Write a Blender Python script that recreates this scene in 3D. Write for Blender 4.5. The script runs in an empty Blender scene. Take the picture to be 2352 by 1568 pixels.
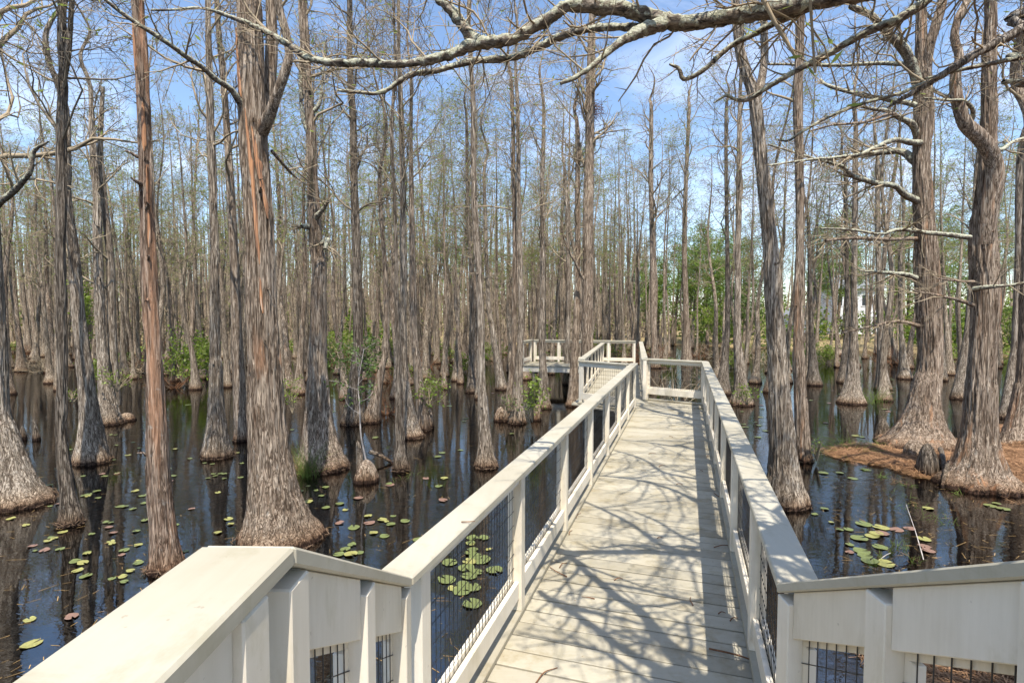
import bpy, bmesh, math, random
import numpy as np
from mathutils import Vector
S = bpy.context.scene
COL = S.collection
PI = math.pi

# ------------------------------------------------------------------ camera, sky, sun, exposure
FPX, PITCH, EYE = 1597.0/1.27551, 0.0446, 3.15          # focal length in layout pixels (2352 wide), tilt, eye over the water
cd = bpy.data.cameras.new('camera'); cam = bpy.data.objects.new('camera', cd); COL.objects.link(cam)
cd.sensor_width = 36; cd.lens = 19.16; cd.clip_end = 2000; cd.clip_start = 0.02
cam.location = (0, 0, EYE); cam.rotation_euler = (PI/2-PITCH, 0, 0)
S.camera = cam
SUN_EL, SUN_AZ = math.radians(64.5), math.radians(173.0)   # azimuth clockwise from +Y: behind the viewer, slightly right
w = bpy.data.worlds.new('World'); S.world = w; w.use_nodes = True
nt = w.node_tree; bg = nt.nodes['Background']
sky = nt.nodes.new('ShaderNodeTexSky'); sky.sky_type = 'NISHITA'; sky.sun_disc = False
sky.sun_elevation = SUN_EL; sky.sun_rotation = SUN_AZ; sky.air_density = 1.0; sky.dust_density = 0.6; sky.ozone_density = 2.2
tc = nt.nodes.new('ShaderNodeTexCoord')
mp = nt.nodes.new('ShaderNodeMapping'); mp.inputs['Scale'].default_value = (1.6, 2.2, 5.5); mp.inputs['Rotation'].default_value = (0.1, 0.25, 0.5)
cn = nt.nodes.new('ShaderNodeTexNoise'); cn.inputs['Scale'].default_value = 1.5; cn.inputs['Detail'].default_value = 7; cn.inputs['Roughness'].default_value = 0.6; cn.inputs['Distortion'].default_value = 0.7
cr = nt.nodes.new('ShaderNodeValToRGB'); cr.color_ramp.elements[0].position = 0.48; cr.color_ramp.elements[1].position = 0.94
cr.color_ramp.elements[0].color = (0, 0, 0, 1); cr.color_ramp.elements[1].color = (0.65, 0.65, 0.65, 1)
mx = nt.nodes.new('ShaderNodeMix'); mx.data_type = 'RGBA'; mx.inputs[7].default_value = (7.6, 8.0, 9.2, 1)
L = nt.links.new
L(tc.outputs['Generated'], mp.inputs['Vector']); L(mp.outputs[0], cn.inputs['Vector']); L(cn.outputs[0], cr.inputs[0])
L(cr.outputs[0], mx.inputs[0]); L(sky.outputs[0], mx.inputs[6]); L(mx.outputs[2], bg.inputs['Color'])
bg.inputs['Strength'].default_value = 0.15
sl = bpy.data.lights.new('sun', 'SUN'); sl.energy = 4.5; sl.angle = math.radians(0.42); sl.color = (1.0, 0.93, 0.83)
so = bpy.data.objects.new('sun', sl); COL.objects.link(so)
TO_SUN = Vector((math.sin(SUN_AZ)*math.cos(SUN_EL), math.cos(SUN_AZ)*math.cos(SUN_EL), math.sin(SUN_EL)))
so.rotation_euler = TO_SUN.to_track_quat('Z', 'Y').to_euler(); so.location = (3, -10, 30)
S.view_settings.view_transform = 'Standard'; S.view_settings.look = 'None'; S.view_settings.exposure = 0.8; S.view_settings.gamma = 1
S.cycles.max_bounces = 6; S.cycles.transparent_max_bounces = 12; S.cycles.caustics_reflective = False; S.cycles.caustics_refractive = False
S.cycles.use_denoising = True

# ------------------------------------------------------------------ layout helpers: where a point of the photo stands on a known plane or at a known distance
def ray(x, y):
    d = Vector(((x-1176)/FPX, 1.0, -(y-784)/FPX)); c, s = math.cos(PITCH), math.sin(PITCH)
    return Vector((d.x, c*d.y+s*d.z, -s*d.y+c*d.z))
def at(x, y, z=0.0):
    d = ray(x, y); t = (z-EYE)/d.z; return Vector((d.x*t, d.y*t, z))
def atY(x, y, Y):
    d = ray(x, y); t = Y/d.y; return Vector((d.x*t, Y, EYE+d.z*t))
def px(P):                                                # back to layout pixels
    c, s = math.cos(PITCH), math.sin(PITCH); x, y, z = P[0], P[1], P[2]-EYE
    y2, z2 = c*y-s*z, s*y+c*z
    return 1176+FPX*x/y2, 784-FPX*z2/y2

# ------------------------------------------------------------------ mesh helpers
def link_mesh(name, V, F, mat=None, parent=None, smooth=True, loc=(0, 0, 0)):
    """V (n,3); F list of (m,k) int arrays"""
    me = bpy.data.meshes.new(name)
    V = np.asarray(V, np.float32)
    F = [np.asarray(f, np.int32) for f in F if len(f)]
    me.vertices.add(len(V)); me.vertices.foreach_set('co', V.ravel())
    nl = sum(f.size for f in F); npoly = sum(len(f) for f in F)
    me.loops.add(nl); me.polygons.add(npoly)
    me.loops.foreach_set('vertex_index', np.concatenate([f.ravel() for f in F]))
    ls = []; o = 0
    for f in F:
        ls.append(o+np.arange(len(f))*f.shape[1]); o += f.size
    me.polygons.foreach_set('loop_start', np.concatenate(ls).astype(np.int32))
    me.polygons.foreach_set('use_smooth', np.full(npoly, smooth))
    me.update(calc_edges=True)
    if mat: me.materials.append(mat)
    ob = bpy.data.objects.new(name, me); COL.objects.link(ob); ob.location = loc
    if parent: ob.parent = parent
    return ob
def thing(name, label, cat, loc=(0, 0, 0), rz=0.0, group=None):
    o = bpy.data.objects.new(name, None); COL.objects.link(o); o.location = loc; o.rotation_euler = (0, 0, rz)
    o.empty_display_size = 0.2; o['label'] = label; o['category'] = cat
    if group: o['group'] = group
    return o
def tag(o, label, cat, group=None, kind=None):
    o['label'] = label; o['category'] = cat
    if group: o['group'] = group
    if kind: o['kind'] = kind
    return o
def copy_tree(r, loc, rz, scale, label=None, group=None):
    c = r.copy(); COL.objects.link(c); c.location = loc; c.rotation_euler = (0, 0, rz); c.scale = scale
    if label: c['label'] = label
    if group: c['group'] = group
    for ch in list(r.children):
        d = ch.copy(); COL.objects.link(d); d.parent = c
    return c

def _h(i, j, k):
    n = (i.astype(np.int64)*374761393+j.astype(np.int64)*668265263+k.astype(np.int64)*2147483629) & 0xffffffff
    n = ((n ^ (n >> 13))*1274126177) & 0xffffffff
    return ((n ^ (n >> 16)) & 0xffff)/65535.0
def vnoise(p):
    i = np.floor(p); f = p-i; f = f*f*(3-2*f); i = i.astype(np.int64)
    r = 0
    for a in (0, 1):
        for b in (0, 1):
            for c in (0, 1):
                wgt = (f[..., 0] if a else 1-f[..., 0])*(f[..., 1] if b else 1-f[..., 1])*(f[..., 2] if c else 1-f[..., 2])
                r = r+wgt*_h(i[..., 0]+a, i[..., 1]+b, i[..., 2]+c)
    return r*2-1
def fbm(p, n=3):
    r = 0; a = 1
    for k in range(n): r = r+a*vnoise(p*(2**k)+k*17.3); a *= 0.5
    return r

class Acc:                                                # collects vertices and faces for one mesh
    def __init__(s): s.V = []; s.F = []; s.n = 0
    def add(s, V, *F):
        V = np.asarray(V, float).reshape(-1, 3); s.V.append(V)
        for f in F: s.F.append(np.asarray(f)+s.n)
        s.n += len(V)
    def tubes(s, P, R, sides, cap=True):
        """P (N,K,3), R (N,K)"""
        N, K, _ = P.shape
        if N == 0: return
        T = np.gradient(P, axis=1); T /= np.linalg.norm(T, axis=2, keepdims=True)+1e-9
        ref = np.zeros_like(T); ref[..., 2] = 1
        vert = np.abs(T[:, :1, 2]).mean(axis=1) > 0.9
        ref[vert] = (1, 0, 0)
        U = np.cross(T, ref); U /= np.linalg.norm(U, axis=2, keepdims=True)+1e-9
        W = np.cross(T, U)
        a = np.arange(sides)*2*PI/sides
        V = P[:, :, None]+R[:, :, None, None]*(U[:, :, None]*np.cos(a)[:, None]+W[:, :, None]*np.sin(a)[:, None])
        idx = np.arange(N*K*sides).reshape(N, K, sides)
        q = np.stack([idx[:, :-1], np.roll(idx, -1, 2)[:, :-1], np.roll(idx, -1, 2)[:, 1:], idx[:, 1:]], -1).reshape(-1, 4)
        s.add(V, q)
    def box(s, c, ax, ay, az, b=0.0):
        """box with centre c, half axes ax, ay, az, chamfer b"""
        c, ax, ay, az = [np.asarray(v, float) for v in (c, ax, ay, az)]
        lx, ly, lz = [np.linalg.norm(v) for v in (ax, ay, az)]
        if b <= 0:
            V = [c+i*ax+j*ay+k*az for i in (-1, 1) for j in (-1, 1) for k in (-1, 1)]
            s.add(V, [(0, 1, 3, 2), (4, 6, 7, 5), (0, 4, 5, 1), (2, 3, 7, 6), (0, 2, 6, 4), (1, 5, 7, 3)]); return
        b = min(b, .45*min(lx, ly, lz))
        V = []; key = {}
        for i in (-1, 1):
            for j in (-1, 1):
                for k in (-1, 1):
                    for m in range(3):
                        e = [i*(1-(b/lx if m != 0 else 0)), j*(1-(b/ly if m != 1 else 0)), k*(1-(b/lz if m != 2 else 0))]
                        key[(i, j, k, m)] = len(V); V.append(c+e[0]*ax+e[1]*ay+e[2]*az)
        F4 = []; F3 = []
        for m in range(3):
            o = [n for n in range(3) if n != m]
            for sg in (-1, 1):
                q = []
                for (u, v) in ((-1, -1), (1, -1), (1, 1), (-1, 1)):
                    t = [0, 0, 0]; t[m] = sg; t[o[0]] = u; t[o[1]] = v; q.append(key[(*t, m)])
                F4.append(q)
        for m in range(3):                                  # edges parallel to axis m
            o = [n for n in range(3) if n != m]
            for u in (-1, 1):
                for v in (-1, 1):
                    def kk(sg, f):
                        t = [0, 0, 0]; t[m] = sg; t[o[0]] = u; t[o[1]] = v; return key[(*t, f)]
                    F4.append([kk(-1, o[0]), kk(1, o[0]), kk(1, o[1]), kk(-1, o[1])])
        for i in (-1, 1):
            for j in (-1, 1):
                for k in (-1, 1): F3.append([key[(i, j, k, m)] for m in range(3)])
        s.add(V, F4, F3)
    def build(s, name, mat, parent=None, smooth=False, loc=(0, 0, 0), fix=False):
        V = np.concatenate(s.V)-np.asarray(loc, float) if s.V else np.zeros((0, 3))
        by = {}
        for f in s.F: by.setdefault(f.shape[1], []).append(f)
        pl = (0, 0, 0) if parent else loc
        ob = link_mesh(name, V, [np.concatenate(v) for v in by.values()], mat, parent, smooth, pl)
        if fix:
            bm = bmesh.new(); bm.from_mesh(ob.data); bmesh.ops.recalc_face_normals(bm, faces=bm.faces); bm.to_mesh(ob.data); bm.free()
        return ob

# ------------------------------------------------------------------ materials
def newmat(name):
    m = bpy.data.materials.new(name); m.use_nodes = True
    return m, m.node_tree, m.node_tree.nodes['Principled BSDF']
def N(nt, t, **k):
    n = nt.nodes.new(t)
    for a, b in k.items():
        if a in n.inputs: n.inputs[a].default_value = b
        else: setattr(n, a, b)
    return n
def ramp(nt, src, stops):
    r = nt.nodes.new('ShaderNodeValToRGB'); e = r.color_ramp.elements
    while len(e) < len(stops): e.new(0.5)
    for x, (p, c) in zip(e, stops): x.position = p; x.color = (*c, 1) if len(c) == 3 else c
    nt.links.new(src, r.inputs[0]); return r.outputs[0]
def mixc(nt, f, a, b, mode='MIX'):
    m = nt.nodes.new('ShaderNodeMix'); m.data_type = 'RGBA'; m.blend_type = mode
    for s, v in ((0, f), (6, a), (7, b)):
        if isinstance(v, (float, int)): m.inputs[s].default_value = v
        elif isinstance(v, tuple): m.inputs[s].default_value = (*v, 1)
        else: nt.links.new(v, m.inputs[s])
    return m.outputs[2]
def coords(nt, scale, offset=True, kind='Object'):
    tc = N(nt, 'ShaderNodeTexCoord'); mp = N(nt, 'ShaderNodeMapping'); mp.inputs['Scale'].default_value = scale
    v = tc.outputs[kind]
    if offset:
        oi = N(nt, 'ShaderNodeObjectInfo'); ml = N(nt, 'ShaderNodeMath', operation='MULTIPLY'); ml.inputs[1].default_value = 57.0
        nt.links.new(oi.outputs['Random'], ml.inputs[0])
        ad = N(nt, 'ShaderNodeVectorMath', operation='ADD'); nt.links.new(v, ad.inputs[0]); nt.links.new(ml.outputs[0], ad.inputs[1]); v = ad.outputs[0]
    nt.links.new(v, mp.inputs['Vector']); return mp.outputs[0]
def noise(nt, vec, scale=1.0, detail=5.0, rough=0.6, dist=0.0):
    n = N(nt, 'ShaderNodeTexNoise'); n.inputs['Scale'].default_value = scale; n.inputs['Detail'].default_value = detail
    n.inputs['Roughness'].default_value = rough; n.inputs['Distortion'].default_value = dist
    nt.links.new(vec, n.inputs['Vector']); return n.outputs[0]
def bump(nt, b, h, strength, dist=0.02):
    n = N(nt, 'ShaderNodeBump'); n.inputs['Strength'].default_value = strength; n.inputs['Distance'].default_value = dist
    nt.links.new(h, n.inputs['Height']); nt.links.new(n.outputs[0], b.inputs['Normal'])

def bark(name, dark, mid, light, warm=None, warm_lo=0.5, lichen=0.25, wet=True):
    m, t, b = newmat(name)
    f1 = noise(t, coords(t, (22, 22, 1.7)), 1.0, 8, 0.68, 1.1)
    f2 = noise(t, coords(t, (60, 60, 4.4)), 1.0, 4, 0.6, 0.4)
    mulf = N(t, 'ShaderNodeMath', operation='MULTIPLY_ADD'); t.links.new(f2, mulf.inputs[0]); mulf.inputs[1].default_value = 0.35; t.links.new(f1, mulf.inputs[2])
    c = ramp(t, mulf.outputs[0], [(0.44, dark), (0.60, mid), (0.78, light), (0.95, tuple(min(1, x*1.3) for x in light))])
    f3 = noise(t, coords(t, (24, 24, 1.25)), 1.0, 3, 0.55, 1.4)
    c = mixc(t, 1.0, c, ramp(t, f3, [(0.40, (1, 1, 1)), (0.47, (0.30, 0.27, 0.25)), (0.50, (0.22, 0.20, 0.18)), (0.53, (0.45, 0.43, 0.41)), (0.60, (1, 1, 1))]), 'MULTIPLY')
    big = noise(t, coords(t, (1.7, 1.7, 0.55)), 1.0, 4, 0.6, 0.3)
    c = mixc(t, 1.0, c, ramp(t, big, [(0.32, (0.66, 0.62, 0.58)), (0.68, (1.1, 1.08, 1.05))]), 'MULTIPLY')
    if warm:
        wn = noise(t, coords(t, (5.5, 5.5, 0.42)), 1.0, 4, 0.6, 0.6)
        c = mixc(t, ramp(t, wn, [(warm_lo, (0, 0, 0)), (warm_lo+0.13, (0.85, 0.85, 0.85))]), c, mixc(t, 1.0, warm, ramp(t, f1, [(0.3, (0.35, 0.35, 0.35)), (0.65, (1.15, 1.1, 1.1))]), 'MULTIPLY'))
    sp = noise(t, coords(t, (9, 9, 6)), 1.0, 6, 0.7)
    c = mixc(t, ramp(t, sp, [(0.60, (0, 0, 0)), (0.70, (lichen, lichen, lichen))]), c, (0.52, 0.52, 0.47))
    if wet:
        g = N(t, 'ShaderNodeNewGeometry'); sx = N(t, 'ShaderNodeSeparateXYZ'); t.links.new(g.outputs['Position'], sx.inputs[0])
        wn2 = noise(t, coords(t, (9, 9, 2)), 1.0, 3)
        ad = N(t, 'ShaderNodeMath', operation='MULTIPLY_ADD'); t.links.new(wn2, ad.inputs[0]); ad.inputs[1].default_value = -0.10; t.links.new(sx.outputs[2], ad.inputs[2])
        c = mixc(t, 1.0, c, ramp(t, ad.outputs[0], [(-0.05, (0.16, 0.11, 0.09)), (0.0, (0.2, 0.14, 0.11)), (0.03, (0.72, 0.58, 0.48)), (0.12, (0.92, 0.85, 0.78)), (0.26, (1, 1, 1))]), 'MULTIPLY')
    t.links.new(c, b.inputs['Base Color']); b.inputs['Roughness'].default_value = 0.9
    b.inputs['Specular IOR Level'].default_value = 0.2
    bump(t, b, mulf.outputs[0], 1.0, 0.05)
    return m
M = {}
M['bark_grey'] = bark('bark_grey', (0.06, 0.044, 0.033), (0.35, 0.29, 0.225), (0.66, 0.585, 0.485), None, .5, .4)
M['bark_brown'] = bark('bark_brown', (0.055, 0.036, 0.026), (0.33, 0.255, 0.19), (0.62, 0.525, 0.42), (0.44, 0.25, 0.14), 0.62, 0.3)
M['bark_orange'] = bark('bark_orange', (0.08, 0.05, 0.036), (0.34, 0.26, 0.195), (0.60, 0.505, 0.405), (0.50, 0.29, 0.16), 0.56, 0.4)
M['bark_dark'] = bark('bark_dark', (0.03, 0.024, 0.019), (0.17, 0.142, 0.112), (0.42, 0.365, 0.30), None, .5, .35)
M['bark_peel'] = bark('bark_peel', (0.09, 0.055, 0.04), (0.34, 0.24, 0.175), (0.60, 0.48, 0.38), (0.50, 0.28, 0.16), 0.535, 0.45)
M['dead_bark'] = bark('dead_bark', (0.16, 0.13, 0.11), (0.42, 0.38, 0.34), (0.66, 0.62, 0.57), None, .5, .3, False)
M['bark_far'] = bark('bark_far', (0.10, 0.072, 0.052), (0.39, 0.315, 0.235), (0.62, 0.54, 0.43), None, .5, 0.25)
def plain(name, c, rough=0.8, var=0.25, scale=8.0, spec=0.3, trans=0.0):
    m, t, b = newmat(name)
    n = noise(t, coords(t, (scale,)*3), 1.0, 4)
    t.links.new(ramp(t, n, [(0.3, tuple(x*(1-var) for x in c)), (0.7, tuple(min(1, x*(1+var)) for x in c))]), b.inputs['Base Color'])
    b.inputs['Roughness'].default_value = rough; b.inputs['Specular IOR Level'].default_value = spec
    if trans:
        tr = N(t, 'ShaderNodeBsdfTranslucent'); tr.inputs['Color'].default_value = (*[min(1, x*1.6) for x in c], 1)
        ms = N(t, 'ShaderNodeMixShader'); ms.inputs[0].default_value = trans
        t.links.new(b.outputs[0], ms.inputs[1]); t.links.new(tr.outputs[0], ms.inputs[2]); t.links.new(ms.outputs[0], t.nodes['Material Output'].inputs['Surface'])
    return m
M['twig'] = plain('twig_bark', (0.31, 0.25, 0.17), 0.9, 0.4, 3.0, 0.1)
M['twig_dark'] = plain('twig_bark_dark', (0.20, 0.165, 0.12), 0.9, 0.35, 3.0, 0.1)
M['dead'] = plain('dead_wood', (0.40, 0.36, 0.32), 0.9, 0.3, 9.0, 0.1)
M['needle'] = plain('young_needles', (0.22, 0.27, 0.065), 0.7, 0.4, 1.2, 0.2, 0.4)
M['catkin'] = plain('dry_catkins', (0.24, 0.13, 0.06), 0.8, 0.3, 4.0, 0.1)
M['leaf'] = plain('shrub_leaves', (0.17, 0.235, 0.03), 0.5, 0.45, 3.0, 0.4, 0.35)
M['leaf_dark'] = plain('evergreen_leaves', (0.085, 0.14, 0.025), 0.5, 0.45, 3.0, 0.4, 0.25)
M['pine'] = plain('pine_needles', (0.15, 0.22, 0.04), 0.6, 0.5, 0.9, 0.2, 0.25)
M['grass'] = plain('marsh_grass', (0.17, 0.23, 0.045), 0.6, 0.4, 6.0, 0.3, 0.3)
M['straw'] = plain('pine_straw', (0.33, 0.19, 0.10), 0.8, 0.6, 14.0, 0.15)
M['foot'] = plain('foot_litter', (0.15, 0.10, 0.065), 0.9, 0.5, 20.0, 0.1)
M['rust'] = plain('rusty_debris', (0.17, 0.085, 0.045), 0.85, 0.3, 30.0, 0.1)
M['wire'] = plain('black_wire', (0.018, 0.017, 0.016), 0.45, 0.2, 30.0, 0.5)
M['pad_green'] = plain('pad_green', (0.14, 0.165, 0.055), 0.3, 0.3, 5.0, 0.5)
M['pad_yellow'] = plain('pad_yellow', (0.27, 0.26, 0.085), 0.35, 0.3, 6.0, 0.5)
M['pad_red'] = plain('pad_red', (0.21, 0.125, 0.09), 0.35, 0.35, 9.0, 0.5)
M['siding'] = plain('white_siding', (0.72, 0.74, 0.76), 0.6, 0.05, 1.0)
M['shingle'] = plain('grey_shingle', (0.22, 0.23, 0.25), 0.8, 0.2, 6.0)
M['pane'] = plain('window_pane', (0.03, 0.04, 0.05), 0.08, 0.1, 1.0, 0.5)
def paint(name, c, sc, speck=0.35, rough=0.5, bmp=0.12, isl=False):
    m, t, b = newmat(name)
    g = noise(t, coords(t, sc), 1.0, 6, 0.65)
    big = noise(t, coords(t, (1.3, 1.3, 1.3)), 1.0, 5, 0.6)
    col = mixc(t, 1.0, c, ramp(t, g, [(0.3, (0.93, 0.925, 0.91)), (0.7, (1.0, 1.0, 1.0))]), 'MULTIPLY')
    col = mixc(t, 1.0, col, ramp(t, big, [(0.28, (0.84, 0.815, 0.76)), (0.6, (1.0, 1.0, 1.0))]), 'MULTIPLY')
    ml_ = noise(t, coords(t, (5, 5, 2.2)), 1.0, 7, 0.72, 0.4); col = mixc(t, 1.0, col, ramp(t, ml_, [(0.33, (0.87, 0.86, 0.80)), (0.47, (1, 1, 1))]), 'MULTIPLY')
    if isl:                                                 # every board its own tone
        g_ = N(t, 'ShaderNodeNewGeometry'); col = mixc(t, 1.0, col, ramp(t, g_.outputs['Random Per Island'], [(0.0, (0.80, 0.79, 0.765)), (0.5, (0.97, 0.965, 0.955)), (1.0, (1.08, 1.075, 1.06))]), 'MULTIPLY')
        st_ = noise(t, coords(t, (3.2, 3.2, 3.2)), 1.0, 7, 0.7); col = mixc(t, 1.0, col, ramp(t, st_, [(0.34, (0.80, 0.755, 0.66)), (0.48, (1, 1, 1))]), 'MULTIPLY')
    s = noise(t, coords(t, (38, 38, 38)), 1.0, 3, 0.55)
    col = mixc(t, ramp(t, s, [(0.715, (0, 0, 0)), (0.75, (speck,)*3)]), col, (0.16, 0.105, 0.06))
    t.links.new(col, b.inputs['Base Color']); b.inputs['Roughness'].default_value = rough
    b.inputs['Specular IOR Level'].default_value = 0.35
    bump(t, b, g, bmp, 0.004); return m
M['cream'] = paint('cream_cap_paint', (0.455, 0.425, 0.34), (30, 3, 60), 0.3)
M['white'] = paint('white_rail_paint', (0.78, 0.715, 0.595), (50, 50, 4), 0.3)
M['deckp'] = paint('cream_deck_paint', (0.41, 0.38, 0.30), (4, 45, 30), 0.85, 0.6, 0.25, True)
M['underw'] = plain('grey_timber', (0.24, 0.22, 0.19), 0.9, 0.35, 5.0, 0.1)

def lichen_mat():
    m, t, b = newmat('lichen_bark')
    f1 = noise(t, coords(t, (14, 42, 42), False), 1.0, 7, 0.66, 0.6)
    c = ramp(t, f1, [(0.36, (0.035, 0.027, 0.021)), (0.55, (0.22, 0.18, 0.14)), (0.72, (0.42, 0.36, 0.29))])
    g = N(t, 'ShaderNodeNewGeometry'); sx = N(t, 'ShaderNodeSeparateXYZ'); t.links.new(g.outputs['Normal'], sx.inputs[0])
    l = noise(t, coords(t, (13, 13, 13), False), 1.0, 8, 0.72, 0.5)
    ad = N(t, 'ShaderNodeMath', operation='MULTIPLY_ADD'); t.links.new(sx.outputs[2], ad.inputs[0]); ad.inputs[1].default_value = 0.11; t.links.new(l, ad.inputs[2])
    lc = ramp(t, noise(t, coords(t, (60, 60, 60), False), 1.0, 5, 0.7), [(0.3, (0.22, 0.22, 0.14)), (0.5, (0.45, 0.45, 0.33)), (0.7, (0.66, 0.66, 0.56))])
    c = mixc(t, ramp(t, ad.outputs[0], [(0.475, (0, 0, 0)), (0.53, (0.9,)*3)]), c, lc)
    t.links.new(c, b.inputs['Base Color']); b.inputs['Roughness'].default_value = 0.95; b.inputs['Specular IOR Level'].default_value = 0.15
    ad2 = N(t, 'ShaderNodeMath', operation='ADD'); t.links.new(f1, ad2.inputs[0]); t.links.new(l, ad2.inputs[1])
    bump(t, b, ad2.outputs[0], 1.0, 0.02); return m
M['lichen'] = lichen_mat()
def peel_mat():
    m, t, b = newmat('peeled_wood')
    f = noise(t, coords(t, (40, 40, 1.8)), 1.0, 5, 0.6, 0.3)
    t.links.new(ramp(t, f, [(0.36, (0.09, 0.05, 0.03)), (0.45, (0.30, 0.15, 0.08)), (0.55, (0.48, 0.225, 0.095)), (0.66, (0.52, 0.36, 0.25))]), b.inputs['Base Color']); b.inputs['Roughness'].default_value = 0.8
    bump(t, b, f, 0.8, 0.01); return m
M['peel'] = peel_mat()
def water_mat():
    m, t, b = newmat('tannin_water'); t.nodes.remove(b)
    gl = N(t, 'ShaderNodeBsdfGlossy'); gl.inputs['Roughness'].default_value = 0.015
    tr = N(t, 'ShaderNodeBsdfTransparent'); tr.inputs['Color'].default_value = (0.74, 0.50, 0.26, 1)
    fr = N(t, 'ShaderNodeFresnel'); fr.inputs['IOR'].default_value = 3.4
    ms = N(t, 'ShaderNodeMixShader')
    v1 = coords(t, (2.6, 5.0, 1), False); v2 = coords(t, (11, 19, 1), False); v3 = coords(t, (0.22, 0.22, 1), False)
    n1 = noise(t, v1, 1.0, 3, 0.5, 0.4); n2 = noise(t, v2, 1.0, 2, 0.5, 0.3)
    area = ramp(t, noise(t, v3, 1.0, 2), [(0.38, (0.2,)*3), (0.60, (1.0,)*3)])
    mm = N(t, 'ShaderNodeMath', operation='MULTIPLY_ADD'); t.links.new(n2, mm.inputs[0]); mm.inputs[1].default_value = 0.35; t.links.new(n1, mm.inputs[2])
    mu = N(t, 'ShaderNodeMath', operation='MULTIPLY'); t.links.new(mm.outputs[0], mu.inputs[0]); t.links.new(area, mu.inputs[1])
    bp = N(t, 'ShaderNodeBump'); bp.inputs['Strength'].default_value = 0.22; bp.inputs['Distance'].default_value = 0.02
    t.links.new(mu.outputs[0], bp.inputs['Height'])
    t.links.new(bp.outputs[0], gl.inputs['Normal']); t.links.new(bp.outputs[0], fr.inputs['Normal'])
    t.links.new(fr.outputs[0], ms.inputs[0]); t.links.new(tr.outputs[0], ms.inputs[1]); t.links.new(gl.outputs[0], ms.inputs[2])
    t.links.new(ms.outputs[0], t.nodes['Material Output'].inputs['Surface']); return m
M['water'] = water_mat()
def ground_mat():
    m, t, b = newmat('swamp_ground')
    g = N(t, 'ShaderNodeNewGeometry'); sx = N(t, 'ShaderNodeSeparateXYZ'); t.links.new(g.outputs['Position'], sx.inputs[0])
    n = noise(t, coords(t, (5, 5, 5), False), 1.0, 8, 0.7, 0.5); n2 = noise(t, coords(t, (22, 22, 22), False), 1.0, 6, 0.7, 1.0)
    bot = ramp(t, n, [(0.35, (0.07, 0.042, 0.02)), (0.55, (0.22, 0.125, 0.055)), (0.72, (0.40, 0.21, 0.085))])
    dry = ramp(t, n2, [(0.3, (0.05, 0.03, 0.02)), (0.5, (0.21, 0.115, 0.06)), (0.7, (0.38, 0.235, 0.14))])
    dry = mixc(t, 1.0, dry, ramp(t, noise(t, coords(t, (1.4, 1.4, 1.4), False), 1.0, 5, 0.65), [(0.36, (0.38, 0.34, 0.30)), (0.58, (1.05, 1.0, 0.95))]), 'MULTIPLY')
    far = ramp(t, n, [(0.3, (0.16, 0.125, 0.06)), (0.6, (0.36, 0.28, 0.15)), (0.75, (0.13, 0.15, 0.05))])
    my = N(t, 'ShaderNodeMapRange'); t.links.new(sx.outputs[1], my.inputs[0]); my.inputs[1].default_value = 35; my.inputs[2].default_value = 50
    dry = mixc(t, my.outputs[0], dry, far)
    ad = N(t, 'ShaderNodeMath', operation='MULTIPLY_ADD'); t.links.new(n, ad.inputs[0]); ad.inputs[1].default_value = 0.10; t.links.new(sx.outputs[2], ad.inputs[2])
    wetm = ramp(t, ad.outputs[0], [(0.03, (0, 0, 0)), (0.11, (1, 1, 1))])
    t.links.new(mixc(t, wetm, bot, dry), b.inputs['Base Color']); b.inputs['Roughness'].default_value = 0.9
    b.inputs['Specular IOR Level'].default_value = 0.15
    bump(t, b, n2, 1.0, 0.04); return m
M['ground'] = ground_mat()

# ------------------------------------------------------------------ ground, water
def structure(o): o['kind'] = 'structure'; return o
MOUNDS = [(8.2, 12.25, 1.3, .14), (9.2, 11.3, 1.75, .17), (10.2, 10.7, 1.95, .18), (12, 11, 2.6, .3), (15, 12.5, 4, .3), (5.8, 3.2, 3.25, .36), (9.5, 2.2, 4.2, .45), (5.6, -2.5, 4.5, .45), (0, -6.5, 5.5, .4)]
def hgt(x, y):
    z = np.full(np.shape(x), -0.55)
    for (a, b, r, h) in MOUNDS:
        d = np.sqrt((x-a)**2+(y-b)**2)/r
        z = np.maximum(z, -0.55+(0.55+h)*np.exp(-(d*0.93)**4))
    shore = 60+4*np.sin(x*0.11)+3*np.sin(x*0.047+1)-np.clip(x-10, 0, 40)*0.45
    z = np.maximum(z, -0.55+1.3/(1+np.exp(-(y-shore)*0.55)))
    z = z+0.05*fbm(np.stack([x*0.9, y*0.9, 0*x], -1), 3)+0.045*fbm(np.stack([x*2.6, y*2.6, 0*x+3], -1), 2)
    return z
def grid_axis(a, b, c, fine, n):                          # fine step inside a..b, growing outwards
    xs = list(np.arange(a, b, fine)); s = fine
    lo, hi = xs[0], xs[-1]
    L_, H_ = [], []
    while lo > -c: s *= 1.16; lo -= s; L_.append(lo)
    s = fine
    while hi < c: s *= 1.16; hi += s; H_.append(hi)
    return np.array(L_[::-1]+xs+H_)
gx = grid_axis(-6, 17, 700, 0.2, 0); gy = grid_axis(-4, 17, 700, 0.2, 0)
GX, GY = np.meshgrid(gx, gy); GZ = hgt(GX, GY)
n0, n1 = GX.shape; idx = np.arange(n0*n1).reshape(n0, n1)
q = np.stack([idx[:-1, :-1], idx[:-1, 1:], idx[1:, 1:], idx[1:, :-1]], -1).reshape(-1, 4)
structure(link_mesh('ground', np.stack([GX, GY, GZ], -1).reshape(-1, 3), [q], M['ground']))
a = Acc(); a.add([(-500, -60, 0), (500, -60, 0), (500, 100, 0), (-500, 100, 0)], [(0, 1, 2, 3)])
structure(a.build('water', M['water']))

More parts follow.
